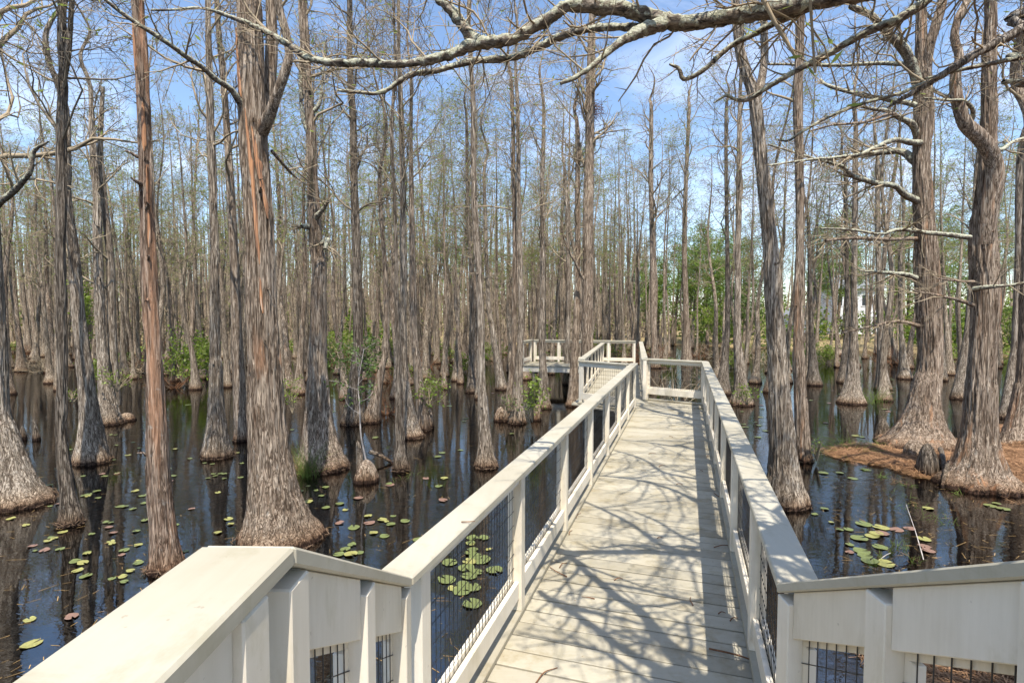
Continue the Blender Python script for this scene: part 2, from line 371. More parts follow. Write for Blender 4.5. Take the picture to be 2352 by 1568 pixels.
# ------------------------------------------------------------------ boardwalk
DECK = 1.0
YAW = 0.3094
WU = np.array([math.sin(YAW), math.cos(YAW), 0]); WN = np.array([math.cos(YAW), -math.sin(YAW), 0]); UP = np.array([0, 0, 1.0])
def wp(u, l, z=0.0): return WU*u+WN*l+UP*z
def v3(*a): return np.array(a, float)

def board_poly(acc, p0, p1, halfw, z0, z1, b=0.003):
    """plank lying flat from p0 to p1 (2D), half width, between heights"""
    p0 = v3(*p0[:2], 0); p1 = v3(*p1[:2], 0); d = p1-p0; l = np.linalg.norm(d); d /= l; nn = np.cross(UP, d)
    acc.box((p0+p1)/2+UP*(z0+z1)/2, d*l/2, nn*halfw, UP*(z1-z0)/2, b)
def deck_strip(name, o, d, length, left, right, pitch, label, cat='boardwalk', ext=None, loc=None):
    """boards across a walk that starts at o (2D), runs along d; left/right are functions of distance giving lateral limits"""
    r = thing(name, label, cat, (o[0], o[1], DECK))
    d = v3(*d, 0); d /= np.linalg.norm(d); nn = np.cross(d, UP)
    rnd = random.Random(5)
    bm = Acc(); n = int(length/pitch)
    O = v3(*o, 0)
    for i in range(n):
        s = (i+0.5)*pitch
        l0, l1 = left(s), right(s)
        if l1-l0 < 0.05: continue
        dz = rnd.uniform(-0.0025, 0.0025)
        c = O+d*s+nn*(l0+l1)/2+UP*(DECK-0.0175+dz)
        bm.box(c, nn*(l1-l0)/2, d*(pitch/2-rnd.uniform(0.0055, 0.0085)), UP*0.0175, 0.0035)
    bm.build('deck_boards', M['deckp'], r, loc=(o[0], o[1], DECK))
    for lab, f, sg in (('left', left, -1), ('right', right, 1)):
        e = Acc(); s0, s1 = 0.0, length
        P0 = O+d*s0+nn*(f(0.01)-sg*0.06); P1 = O+d*s1+nn*(f(length-0.01)-sg*0.06)
        dd = P1-P0; l = np.linalg.norm(dd); dd /= l; sd = np.cross(dd, UP)
        e.box((P0+P1)/2+UP*(DECK-0.035-0.13), dd*l/2, sd*0.02, UP*0.125, 0.004)
        e.build('skirt_board', M['white'], r, loc=(o[0], o[1], DECK))
    s = 0.6
    while s < length:
        l0, l1 = left(s), right(s)
        st = Acc(); st.box(O+d*s+nn*(l0+l1)/2+UP*(DECK-0.3), nn*(l1-l0-0.2)/2, d*0.045, UP*0.11, 0.004); st.build('beam', M['underw'], r, loc=(o[0], o[1], DECK))
        for lat in (l0+0.22, l1-0.22):
            st = Acc(); st.box(O+d*s+nn*lat+UP*(DECK-1.2)/2, nn*0.075, d*0.075, UP*(DECK+0.4)/2, 0.004); st.build('piling', M['underw'], r, loc=(o[0], o[1], DECK))
        s += 2.4
    return r
PIT = 0.166
deck_strip('boardwalk_deck', tuple(WU[:2]*1.45), WU[:2], 12.1, lambda s: -1.255, lambda s: 0.565, PIT,
           'long cream plank boardwalk running ahead from the steps, striped with branch shadows')
S2 = v3(math.sin(0.224), math.cos(0.224), 0); S2N = np.cross(S2, UP)
deck_strip('boardwalk_deck', (2.42, 13.45), S2[:2], 11.4, lambda s: -0.86 if s > 0.4 else -0.6, lambda s: 0.86, PIT,
           'second stretch of cream boardwalk bending left beyond the end cross rail')
D3 = v3(5.5-0.5, 23.95-25.3, 0); D3 /= np.linalg.norm(D3)
deck_strip('boardwalk_deck', (0.62, 25.3), D3[:2], 5.0, lambda s: -0.95, lambda s: 0.95, PIT,
           'far cream deck lying crosswise over the water at the boardwalk end')
# turning platform between the first two stretches
def wedge_deck():
    r = thing('boardwalk_deck', 'small cream corner deck with angled boards between the two boardwalk stretches', 'boardwalk', (2.9, 13.5, DECK))
    poly = [(1.55, 13.55), (2.62, 12.35), wp(13.55, -1.26)[:2], wp(13.55, 0.565)[:2], (4.86, 13.2), (3.45, 14.35), (3.2, 13.5)]
    # clip angled boards to a convex hull of the corner
    d = v3(0.62, 0.78, 0); d /= np.linalg.norm(d); nn = np.cross(d, UP)
    hull = [np.array(p[:2]) for p in [(1.5, 13.62), (2.6, 12.2), (4.4, 12.9), (4.92, 13.22), (3.4, 14.42), (1.9, 14.6)]]
    A_ = Acc()
    ss = [np.dot(p, d[:2]) for p in hull]; s = min(ss)
    while s < max(ss):
        lo, hi = None, None; xs = []
        m = s+PIT/2
        for i in range(len(hull)):
            a_, b_ = hull[i], hull[(i+1) % len(hull)]
            sa, sb = np.dot(a_, d[:2])-m, np.dot(b_, d[:2])-m
            if sa*sb < 0: xs.append(np.dot(a_+(b_-a_)*sa/(sa-sb), nn[:2]))
        if len(xs) == 2:
            l0, l1 = min(xs), max(xs)
            A_.box(d*m+nn*(l0+l1)/2+UP*(DECK-0.026), nn*(l1-l0)/2, d*(PIT/2-0.0035), UP*0.0175, 0.0035)
        s += PIT
    A_.build('deck_boards', M['deckp'], r, loc=(2.9, 13.5, DECK))
    for (x, y) in ((2.3, 13.3), (3.3, 13.6), (4.2, 13.1), (3.0, 12.9)):
        b_ = Acc(); b_.box((x, y, (DECK-1.2)/2), (0.075, 0, 0), (0, 0.075, 0), (0, 0, (DECK+0.36)/2), 0.004)
        b_.build('piling', M['underw'], r, loc=(2.9, 13.5, DECK))
wedge_deck()

def railing(label, p0, p1, out, posts, bays=None, z0=DECK, z1=DECK, cap_in=-0.036, cap_out=0.128, hcap=1.08, curb=True, fascia=0.075, ext0=0.0, ext1=0.0, bottom=(0.13, 0.255), mesh=True):
    """railing on the line p0-p1 (2D, inner face of the curb); out = unit vector away from the walk; posts = distances along the line"""
    p0 = v3(*p0[:2], z0); p1 = v3(*p1[:2], z1); D = p1-p0
    Lh = math.hypot(D[0], D[1]); d = v3(D[0], D[1], 0)/Lh; sl = D[2]/Lh
    o = v3(out[0], out[1], 0); o -= d*np.dot(o, d); o /= np.linalg.norm(o)
    dd = (d+UP*sl); ln = np.linalg.norm(dd); dd /= ln                       # along the slope
    nz = np.cross(dd, o); nz = nz if nz[2] > 0 else -nz
    r = thing('boardwalk_railing', label, 'railing', tuple(p0))
    lc = tuple(p0)
    def P(s, lat, h): return p0+d*s+UP*(sl*s+h)+o*lat
    def beam(acc, s0, s1, la, lb, ha, hb, b=0.003):                          # a board following the slope; heights measured vertically
        c = (P(s0, (la+lb)/2, (ha+hb)/2)+P(s1, (la+lb)/2, (ha+hb)/2))/2
        acc.box(c, dd*(s1-s0)*ln/2, o*(lb-la)/2, UP*(hb-ha)/2, b)
    a = Acc(); beam(a, -ext0, Lh+ext1, cap_in, cap_out, hcap-0.04, hcap, 0.006); a.build('rail_cap', M['cream'], r, loc=lc)
    if curb:
        a = Acc(); beam(a, -ext0, Lh+ext1, 0.0, 0.14, 0.002, 0.041, 0.004); a.build('curb_board', M['deckp'], r, loc=lc)
    ft, fb = hcap-0.04, hcap-0.04-fascia
    for i, s in enumerate(posts):
        a = Acc(); hb = 0.041 if curb else 0.0
        drop = abs(sl)*0.045
        lo = P(s, 0.048, hb-drop); hi = P(s, 0.048, ft-0.002-drop)
        a.box((lo+hi)/2, d*0.045, o*0.045, UP*(hi[2]-lo[2])/2, 0.004)
        a.build('post', M['white'], r, loc=lc)
    edges = list(posts)
    for i in range(len(edges)-1):
        s0, s1 = edges[i]+0.045, edges[i+1]-0.045
        if s1-s0 < 0.08 or (bays is not None and i not in bays): continue
        a = Acc()
        beam(a, s0, s1, 0.022, 0.055, fb, ft-0.001); a.build('top_board', M['white'], r, loc=lc)
        a = Acc(); beam(a, s0, s1, 0.022, 0.055, bottom[0], bottom[1]); a.build('bottom_board', M['white'], r, loc=lc)
        a = Acc()                                                            # outer frame round the mesh
        beam(a, s0, s1, 0.061, 0.092, fb-0.028, ft-0.002); beam(a, s0, s1, 0.061, 0.092, bottom[0]-0.01, bottom[1]+0.03)
        for (e0, e1) in ((s0, s0+0.045), (s1-0.045, s1)):
            lo, hi = P((e0+e1)/2, 0.0765, bottom[1]+0.03), P((e0+e1)/2, 0.0765, fb-0.028)
            a.box((lo+hi)/2, d*(e1-e0)/2, o*0.0155, UP*(hi[2]-lo[2]+0.0)/2, 0.002)
        a.build('mesh_frame', M['white'], r, loc=lc)
        if mesh:
            a = Acc(); PP = []; y0, y1 = bottom[1]-0.02, fb+0.02
            n = max(2, int((s1-s0)/0.052)); RR = 0.0021
            for k in range(1, n):
                s = s0+(s1-s0)*k/n; PP.append((P(s, 0.0565, y0), P(s, 0.0565, y1)))
            m = int((y1-y0)/0.102)
            for k in range(m+1):
                h = y0+0.012+(y1-y0-0.024)*k/m; PP.append((P(s0, 0.0595, h), P(s1, 0.0595, h)))
            PP = np.array(PP); a.tubes(PP, np.full(PP.shape[:2], RR), 5)
            a.build('wire_mesh', M['wire'], r, loc=lc, smooth=True)
    return r
NL = -WN
pl = [0.0]+[1.535*i for i in range(1, 8)]
railing('long railing on the left side of the first boardwalk stretch, lily pads behind its mesh', wp(2.173, -1.0965), wp(2.173+1.535*7+0.06, -1.0965), -WN, pl, ext0=0.2)
railing('long railing on the right side of the boardwalk, casting a straight shadow on the deck', wp(2.40, 0.4025), wp(13.95, 0.4025), WN, [0.03]+[1.308+1.535*i for i in range(0, 7)]+[11.47], ext0=0.0)
def seg(label, a, b, out, n, **k):
    Lh = math.dist(a, b); railing(label, a, b, out, [0.05+(Lh-0.1)*i/n for i in range(n+1)], **k)
seg('short cross railing with one wide mesh bay closing the end of the first boardwalk', (3.43, 14.12), (4.70, 13.16), (0.6, 0.8), 1, bottom=(0.16, 0.32))
seg('right railing of the second boardwalk stretch, beyond the cross railing', (3.36, 13.95), (5.62, 23.95), (1, -0.2), 6)
seg('short angled railing with light mesh at the left turn of the boardwalk', (2.70, 12.55), (1.72, 13.55), (-0.7, -0.7), 1)
seg('left railing of the second boardwalk stretch, partly behind the twin trunks', (1.86, 14.1), (3.86, 22.85), (-1, 0.2), 6)
seg('back railing of the far crosswise deck, farthest from the steps', (5.62, 24.75), (1.03, 26.05), (0.2, 1), 4)
seg('end railing on the left end of the far crosswise deck', (0.95, 25.98), (0.52, 24.5), (-1, 0), 1)

# steps and upper landing the viewer stands on
SY, SS = math.radians(1.2), 0.543
SD = v3(-math.sin(SY), -math.cos(SY), 0)                   # up the steps, towards the viewer
PA = v3(-0.412, 2.20, DECK); PC = v3(1.066, 2.152, DECK)
RUN = 1.125; RISE = RUN*SS
PB = PA+SD*RUN; PD = PC+SD*RUN
capw = dict(cap_in=0.0, cap_out=0.185, curb=False, fascia=0.185)
railing('sloping stair railing on the left, ending at the left corner post', PA[:2], PB[:2], (-1, 0), [0.05, 0.58, RUN-0.03], z0=DECK, z1=DECK+RISE, **capw, ext1=0.0)
railing('sloping stair railing on the right, with straw bank behind its mesh', PC[:2], PD[:2], (1, 0), [0.05, 0.60, RUN-0.03], z0=DECK, z1=DECK+RISE, **capw)
PB2 = PB+SD*2.2; PD2 = PD+SD*2.2
railing('level landing railing in the near left corner with a wide cream cap', PB[:2]+SD[:2]*0.002, PB2[:2], (-1, 0), [0.15, 1.1, 2.1], z0=DECK+RISE, z1=DECK+RISE, cap_in=0.0, cap_out=0.19, curb=False, fascia=0.185)
railing('level landing railing at the right of the viewer, outside the picture', PD[:2]+SD[:2]*0.002, PD2[:2], (1, 0), [0.15, 1.1, 2.1], z0=DECK+RISE, z1=DECK+RISE, cap_in=0.0, cap_out=0.19, curb=False, fascia=0.185)
r = thing('stair', 'cream wooden steps leading down from the landing to the boardwalk', 'steps', tuple(PA))
for i in range(3):
    a = Acc(); s = RUN*(0.02+(i+0.5)*0.25); c = (PA+PC)/2+SD*s+UP*(RISE*(i+1)/4-0.02)
    a.box(c, (0.80, 0, 0), SD*0.15, UP*0.02, 0.004); a.build('tread', M['deckp'], r, loc=tuple(PA))
for side in (PA+v3(-0.12, 0, 0), PC+v3(0.12, 0, 0)):
    a = Acc(); dd = SD+UP*SS; dd /= np.linalg.norm(dd)
    a.box(side+SD*RUN/2+UP*(RISE/2-0.1), dd*0.62, (0.02, 0, 0), UP*0.13, 0.003); a.build('stringer', M['white'], r, loc=tuple(PA))
r = thing('landing', 'raised cream landing at the top of the steps under the viewer', 'landing', tuple(PB))
a = Acc()
for i in range(14):
    c = (PB+PD)/2+SD*(0.09+0.166*i)+UP*(-0.02); a.box(c, (0.95, 0, 0), SD*0.079, UP*0.0175, 0.003)
a.build('deck_boards', M['deckp'], r, loc=tuple(PB))
for P_ in (PB, PD, PB2, PD2):
    a = Acc(); a.box(v3(P_[0], P_[1], 0.5), (0.06, 0, 0), (0, 0.06, 0), (0, 0, 1.05), 0.004); a.build('piling', M['underw'], r, loc=tuple(PB))
# ------------------------------------------------------------------ trees
def resample(P, n):
    P = np.asarray(P, float); s = np.r_[0, np.cumsum(np.linalg.norm(np.diff(P[:, :3], axis=0), axis=1))]
    t = np.linspace(0, s[-1], n)
    return np.stack([np.interp(t, s, P[:, k]) for k in range(P.shape[1])], 1)
def smooth_path(P, n):
    """Catmull-Rom through the points (columns interpolated alike)"""
    P = np.asarray(P, float)
    if len(P) < 3: return resample(P, n)
    Q = np.vstack([2*P[0]-P[1], P, 2*P[-1]-P[-2]]); out = []
    for i in range(1, len(Q)-2):
        t = np.linspace(0, 1, 9, endpoint=False)[:, None]; a, b, c, d = Q[i-1], Q[i], Q[i+1], Q[i+2]
        out.append(0.5*((2*b)+(-a+c)*t+(2*a-5*b+4*c-d)*t**2+(-a+3*b-3*c+d)*t**3))
    out.append(P[-1:]); return resample(np.vstack(out), n)
def trunk_mesh(acc, path, radii, sides, seed, flute=0.0, flute_h=1.5, ridge=0.0, knots=0.03):
    """path (n,3) from base up, rings are horizontal; flutes fade upwards"""
    n = len(path); th = np.arange(sides)*2*PI/sides; rs = np.random.RandomState(seed)
    z = path[:, 2]-path[0, 2]
    fl = 0
    for k, am in ((3, .35), (5, .55), (7, .5), (9, .4), (13, .3)):
        w_ = np.cos(k*th+rs.rand()*6.3+.5*np.sin(2*th+rs.rand()*6)); fl = fl+am*(1.5*np.abs(w_)**.75-.8 if k > 4 else w_)
    fade = (np.exp(-np.clip(z-0.3, 0, None)/flute_h)+.35*np.exp(-np.clip(z-.6, 0, None)/.35))[:, None]
    Rr = radii[:, None]*(1+flute*fade*fl[None])
    p3 = np.stack([np.cos(th)[None]*radii[:, None], np.sin(th)[None]*radii[:, None], np.repeat(z[:, None], sides, 1)], -1)+seed*3.7
    Rr = Rr*(1+knots*1.3*fbm(p3*np.array([2.2, 2.2, 1.1]), 2)*1.6)
    if ridge:
        v = p3*np.array([26, 26, 1.9]); v[..., 0] += 0.8*vnoise(p3*3); rg = 1-np.abs(vnoise(v)); rg2 = vnoise(p3*np.array([60, 60, 5.0]))
        Rr = Rr+ridge*(rg-0.62)*1.5+ridge*0.5*rg2
    V = np.stack([path[:, 0:1]+np.cos(th)*Rr, path[:, 1:2]+np.sin(th)*Rr, np.repeat(path[:, 2:3], sides, 1)], -1)
    idx = np.arange(n*sides).reshape(n, sides)
    q = np.stack([idx[:-1], np.roll(idx, -1, 1)[:-1], np.roll(idx, -1, 1)[1:], idx[1:]], -1).reshape(-1, 4)
    acc.add(V, q)

def nrm(v): return v/(np.linalg.norm(v, axis=-1, keepdims=True)+1e-9)
def grow(rs, P, R, n, length, ang, K, t0=0.2, t1=1.0, rr=0.55, wob=0.25, up=0.0, taper=0.25, flat=0.6, rmin=0.0):
    """n children on every branch of P (N,K,3) with radii R (N,K)"""
    Np, Kp, _ = P.shape
    t = t0+(t1-t0)*((np.arange(n)[None]+rs.rand(Np, n))/n)
    f = t*(Kp-1); i = np.clip(f.astype(int), 0, Kp-2); f = (f-i)[..., None]
    ar = np.arange(Np)[:, None]
    A, B = P[ar, i], P[ar, i+1]; S0 = A+(B-A)*f; r0 = R[ar, i]*(1-f[..., 0])+R[ar, i+1]*f[..., 0]
    T = nrm(B-A); rnd = nrm(rs.randn(Np, n, 3)*np.array([1, 1, 1-flat])); perp = nrm(rnd-T*(rnd*T).sum(-1, keepdims=True))
    an = np.radians(ang)*(0.7+0.6*rs.rand(Np, n, 1))
    d = nrm(T*np.cos(an)+perp*np.sin(an))
    L_ = length*(1.15-0.75*t)*(0.55+0.9*rs.rand(Np, n))
    if Kp > 2:
        pl_ = np.linalg.norm(np.diff(P, axis=1), axis=2).sum(1); L_ = np.minimum(L_, 0.9*pl_[:, None]+0.1)
    C = np.zeros((Np, n, K, 3)); C[:, :, 0] = S0; st = (L_/(K-1))[..., None]
    for k in range(1, K):
        d = nrm(d+wob*rs.randn(Np, n, 3)+np.array([0, 0, up])); C[:, :, k] = C[:, :, k-1]+d*st
    rb = np.clip(r0*rr*(0.7+0.6*rs.rand(Np, n)), rmin*1.3, None)
    rad = rb[..., None]*np.linspace(1, taper, K)
    return C.reshape(-1, K, 3), np.maximum(rad.reshape(-1, K), rmin)
def tufts(acc, rs, P, per, size, spread, tri=False, hang=0.0):
    """small needle sprays beside the outer half of the twigs P"""
    N_, K, _ = P.shape
    k = rs.randint(max(1, K//2), K, (N_, per)); c = P[np.arange(N_)[:, None], k]+rs.randn(N_, per, 3)*spread
    c = c.reshape(-1, 3); n = len(c)
    if hang: c[:, 2] -= hang*rs.rand(n)
    a = nrm(rs.randn(n, 3)*np.array([1, 1, 0.5])); b = nrm(np.cross(a, rs.randn(n, 3)))
    s = size*(0.5+rs.rand(n, 1)); a = a*s; b = b*s*(0.16 if tri else 0.22)
    V = np.stack([c-a, c-b, c+a, c+b], 1); acc.add(V, np.arange(n*4).reshape(n, 4))

def crown(rs, path, rad, t0, nl, length, up0=35, subs=9, twigs=5, twl=0.55, rmin=0.0034, sub_len=0.45, kink=0.24):
    """bare crown on a trunk path; returns limbs, subs, twigs as (P,R)"""
    lim, lr = grow(rs, path[None], rad[None], nl, length, 48, 9, t0, 0.985, 0.34, kink, 0.085, 0.2, 0.45, rmin*1.8)
    # crooked, ascending at the tip
    sp, sr = grow(rs, lim, lr, subs, length*sub_len, 48, 6, 0.18, 1.0, 0.55, 0.24, 0.03, 0.3, 0.35, rmin*1.2)
    tp, tr = grow(rs, sp, sr, twigs, length*sub_len*twl, 45, 4, 0.15, 1.0, 0.6, 0.22, 0.0, 0.4, 0.3, rmin)
    return (lim, lr), (sp, sr), (tp, tr)
def put_crown(parent, cr_, rs, twigmat, needles=1, nsize=0.06, catkins=0, limb_sides=6, loc=(0, 0, 0), twig_name='bare_branches'):
    (lim, lr), (sp, sr), (tp, tr) = cr_
    a = Acc(); a.tubes(lim, lr, limb_sides); a.tubes(sp, sr, 4); a.tubes(tp, tr, 3)
    a.build(twig_name, twigmat, parent, True)
    if needles:
        a = Acc(); sel = rs.rand(len(tp)) < min(1, needles); tufts(a, rs, tp[sel], max(1, int(round(needles+0.49))), nsize, 0.05)
        a.build('foliage', M['needle'], parent, False)
    if catkins:
        a = Acc(); sel = rs.rand(len(tp)) < catkins; tufts(a, rs, tp[sel], 2, 0.035, 0.03, hang=0.07); a.build('catkins', M['catkin'], parent, False)['kind'] = 'stuff'

# --- trees measured from the photo: base (x,y,width) at the waterline, then (x,y,width) up the stem, layout pixels
def tree(label, base, pts, H=14.0, mat='bark_grey', crown_t=0.45, nl=16, clen=2.6, fine=False, flute=0.13, needles=0.35, limbs=(), seed=None, leaders=(), stubs=0, catkins=0.0, twig='twig', Y=None, name='cypress_tree', crown_on=True, ground=0.0, hf=None, subs=7, tw=4, strips=()):
    seed = seed if seed is not None else int(base[0]*7+base[1])
    rs = np.random.RandomState(seed)
    B = at(base[0], base[1], ground) if Y is None else atY(base[0], base[1], Y)
    rb = base[2]/2/FPX*B.y
    Yc = B.y+rb*0.75; bx = (base[0]-1176)/FPX*Yc
    rb = base[2]/2/FPX*Yc
    path = [(bx, Yc, -0.6)]; rad = [0]
    tp = []
    for (x, y, wd) in pts:
        p = atY(x, y, Yc); tp.append((p.x, Yc, p.z, wd/2/FPX*Yc))
    tp = np.array(tp)
    h0 = tp[0, 2]
    top = tp[-1].copy()
    H = max(H, top[2]+2.5)
    if True:
        dxz = (tp[-1, 0]-tp[max(0, len(tp)-2), 0])/max(0.5, tp[-1, 2]-tp[max(0, len(tp)-2), 2]) if len(tp) > 1 else 0
        n = 4
        for k in range(1, n+1):
            f = k/n; z = top[2]+(H-top[2])*f
            tp = np.vstack([tp, [top[0]+dxz*0.5*(H-top[2])*f+rs.randn()*0.12, Yc+rs.randn()*0.15, z, max(0.02, top[3]*(1-0.88*f))]])
    hf = hf or max(0.22, (h0)*0.31)
    low = []
    for f in (0.0, 0.12, 0.25, 0.4, 0.6, 0.8):
        z = h0*f; e = math.exp(-z/hf)
        r_ = tp[0, 3]*(1+0.1*(1-f))+(rb-tp[0, 3]*1.1)*e
        low.append((bx+(tp[0, 0]-bx)*f, Yc, z, r_))
    low = [(bx, Yc, -0.7, rb*1.12)]+low
    full = np.vstack([np.array(low), tp])
    zs = full[-1, 2]+0.7
    nr = int(zs/0.055) if fine else int(zs/0.22)
    sp = smooth_path(full, nr)
    sp[:, 3] = np.clip(sp[:, 3]*(0.87 if fine else 0.9), 0.012, None)
    if fine:                                                # slight natural sway
        sp[:, 0] += 0.02*vnoise(np.stack([sp[:, 2]*0.9, 0*sp[:, 2]+seed, 0*sp[:, 2]], 1)); 
    root = thing(name, label, 'tree', (bx, Yc, 0))
    o = np.array([bx, Yc, 0])
    a = Acc(); trunk_mesh(a, sp[:, :3]-o, sp[:, 3], 200 if fine == 2 else 120 if fine else 28, seed, flute, 0.9 if fine else 0.8, 0.022 if fine == 2 else 0.016 if fine else 0.0, 0.035)
    a.build('trunk', M[mat], root, True)
    P, R = sp[:, :3]-o, sp[:, 3]
    if Yc < 24:                                             # needles and bark bits caught round the foot
        m_ = 130 if fine else 60; an_ = rs.rand(m_)*2*PI; ra = rb*(0.88+.10*rs.rand(m_)); c_ = np.stack([np.cos(an_)*ra, np.sin(an_)*ra, ground+.01+.07*rs.rand(m_)**2], 1)
        d_ = nrm(np.stack([-np.sin(an_), np.cos(an_), .4*rs.randn(m_)], 1)+.6*rs.randn(m_, 3)*np.array([1, 1, .5]))*rs.uniform(.02, .07, (m_, 1)); e_ = nrm(np.cross(d_, rs.randn(m_, 3)))*.004
        a = Acc(); a.add(np.stack([c_-d_-e_, c_-d_+e_, c_+d_+e_, c_+d_-e_], 1), np.arange(m_*4).reshape(-1, 4)); a.build('foot_litter', M['foot'], root)['kind'] = 'stuff'
    for sg in strips:                                       # peeled strips lying on the front of the stem: (x, y, width)
        sq = smooth_path(np.array(sg, float), 70); V_ = []
        for i_, (x, y, wd) in enumerate(sq):
            p = atY(x, y, Yc); zc = p.z; cx_ = np.interp(zc, sp[:, 2], sp[:, 0]); rr_ = np.interp(zc, sp[:, 2], sp[:, 3]); hw = wd/2/FPX*Yc*min(1, 8*i_/69+.05, 8*(69-i_)/69+.05)
            for u in np.linspace(-1, 1, 7):
                jag = 0.55*vnoise(np.array([[zc*9, u*1.0+seed, 0.5]]))[0]
                dx = np.clip(p.x-cx_+hw*u*(1+jag), -.97*rr_, .97*rr_); ro = rr_+0.020+(0.006 if abs(u) < .9 else -.016)
                V_.append((cx_+dx-bx, -math.sqrt(max(1e-5, ro*ro-dx*dx)), zc))
        idx = np.arange(70*7).reshape(70, 7); a = Acc(); a.add(V_, np.stack([idx[:-1, :-1], idx[:-1, 1:], idx[1:, 1:], idx[1:, :-1]], -1).reshape(-1, 4)); a.build('peeled_strip', M['peel'], root, True)
    for ld in leaders:                                      # forks that leave the stem
        q = []
        for (x, y, wd, dy) in ld:
            p = atY(x, y, Yc+dy); q.append((p.x-bx, dy, p.z, wd/2/FPX*(Yc+dy)))
        q = smooth_path(q, 40); a = Acc()
        a.tubes(q[None, :, :3], np.clip(q[None, :, 3]*(1+0.06*vnoise(np.stack([q[:, 2]*3, q[:, 0]*3, q[:, 1]], 1))), 0.008, None), 16); a.build('leader', M[mat], root, True)
        if crown_on: put_crown(root, crown(rs, q[:, :3], q[:, 3], 0.35, max(4, nl//3), clen*0.8, subs=subs, twigs=tw), rs, M[twig], needles)
    allp = []
    for lb in limbs:                                        # limbs drawn point by point: (x, y, width, dy)
        q = []
        for (x, y, wd, dy) in lb:
            p = atY(x, y, Yc+dy); q.append((p.x-bx, dy, p.z, wd/2/FPX*(Yc+dy)))
        q = smooth_path(q, 36)
        q[:, :3] += 0.012*np.stack([vnoise(q[:, :3]*4+k*9) for k in range(3)], 1)
        a = Acc(); a.tubes(q[None, :, :3], q[None, :, 3]*(1+0.14*vnoise(q[:, :3]*7))[None], 10); lo_ = a.build('limb', M['lichen' if wd_l(lb) > 9 else mat], root, True)
        allp.append((q, lo_))
    for q, lo_ in allp:
        a = Acc(); l_ = np.linalg.norm(np.diff(q[:, :3], axis=0), axis=1).sum()
        s2, r2 = grow(rs, q[None, :, :3], q[None, :, 3], max(3, int(l_*5)), 0.9, 48, 6, 0.3, 1.0, 0.45, 0.2, 0.03, 0.3, 0.4, 0.004)
        s3, r3 = grow(rs, s2, r2, 5, 0.45, 45, 4, 0.1, 1, 0.6, 0.2, 0, 0.4, 0.3, 0.0028)
        a.tubes(s2, r2, 4); a.tubes(s3, r3, 3); a.build('twigs', M[twig], lo_, True)
    for k in range(stubs):
        t = rs.uniform(0.12, 0.5); i = int(t*(len(P)-1)); an = rs.uniform(-2.6, -0.5)
        d = np.array([math.cos(an), math.sin(an), rs.uniform(0.1, 0.6)]); d /= np.linalg.norm(d)
        l_ = rs.uniform(0.05, 0.22); q = np.array([P[i]+d*R[i]*0.6+d*l_*f+rs.randn(3)*0.012 for f in (0, .35, .7, 1)])
        a = Acc(); a.tubes(q[None], np.array([[.030, .022, .016, .008]])*rs.uniform(.6, 1.3), 7); a.build('broken_stub', M[mat], root, True)
    if crown_on and nl:
        put_crown(root, crown(rs, P, R, crown_t, nl, clen, subs=subs, twigs=tw), rs, M[twig], needles, catkins=catkins)
    return root, sp
def wd_l(lb): return max(p[2] for p in lb)
HAND = []
def T(*a, **k):
    r_, sp = tree(*a, **k); HAND.append((r_.location.x, r_.location.y, sp[len(sp)//8, 3])); return r_
T('thick dark grey cypress with a wide ribbed base cut by the left picture edge', (18, 1176, 172), [(-14, 940, 66), (-18, 800, 56), (-30, 500, 46), (-40, 250, 40)], 13, 'bark_grey', fine=1, flute=0.12, needles=.3, limbs=[[(-20, 480, 16, 0), (12, 455, 14, -.2), (45, 425, 12, -.3), (68, 395, 11, -.4), (78, 350, 9, -.4), (110, 325, 4, -.5)]])
T('slim dark upright cypress nearest the left edge, forked near the picture top', (145, 1211, 56), [(141, 984, 24), (140, 780, 21), (141, 500, 20), (143, 300, 22), (144, 165, 19), (143, 0, 16)], 13.5, 'bark_dark', fine=1, flute=.07, leaders=[[(146, 185, 13, 0), (157, 120, 11, -.1), (165, 0, 10, -.2)]], twig='twig_dark', crown_t=.42, clen=2.2, nl=18)
T('straight grey cypress with a cone base leaning in behind the slim dark trunk', (203, 1068, 82), [(186, 784, 30), (170, 600, 25), (157, 480, 20), (152, 380, 18), (148, 250, 15)], 13, 'bark_grey', fine=1, crown_t=.5, nl=10)
T('gnarled twin-footed cypress right of the cone based trunk, roots knotted at the water', (246, 977, 66), [(231, 784, 22), (225, 600, 20), (222, 450, 17), (212, 300, 13), (206, 200, 9)], 13, 'bark_grey', fine=1, flute=.2, stubs=2, leaders=[[(266, 930, 20, .3), (258, 780, 18, .3), (253, 600, 16, .3), (240, 470, 14, .3), (230, 350, 12, .3), (236, 200, 8, .3)]], crown_t=.5, clen=2.4, nl=18)
T('orange barked dead-straight trunk with peeling strips in the left foreground', (366, 1322, 88), [(363, 1080, 52), (357, 860, 37), (343, 600, 33), (334, 400, 28), (329, 250, 27), (322, 120, 27), (314, 25, 25)], 11.5, 'bark_peel', fine=1, flute=.05, stubs=7, nl=4, crown_t=.72, clen=1.5, needles=0, strips=[[(314, 60, 4), (319, 120, 8), (321, 170, 5)], [(336, 240, 4), (338, 300, 7), (340, 350, 5)], [(345, 380, 5), (348, 450, 9), (350, 500, 6), (351, 570, 4)]])
T('pale grey cypress with flared base between the orange trunk and the biggest trunk', (494, 1055, 76), [(492, 784, 24), (491, 500, 19), (484, 300, 18), (483, 200, 16), (478, 0, 12)], 14, 'bark_grey', fine=1, stubs=2, nl=20, clen=2.3, crown_t=.45)
T('dark sided cypress half hidden just left of the biggest trunk', (551, 1014, 44), [(545, 800, 27), (538, 600, 22), (518, 250, 16), (500, 50, 12)], 13.5, 'bark_brown', fine=0, nl=16, crown_t=.5)
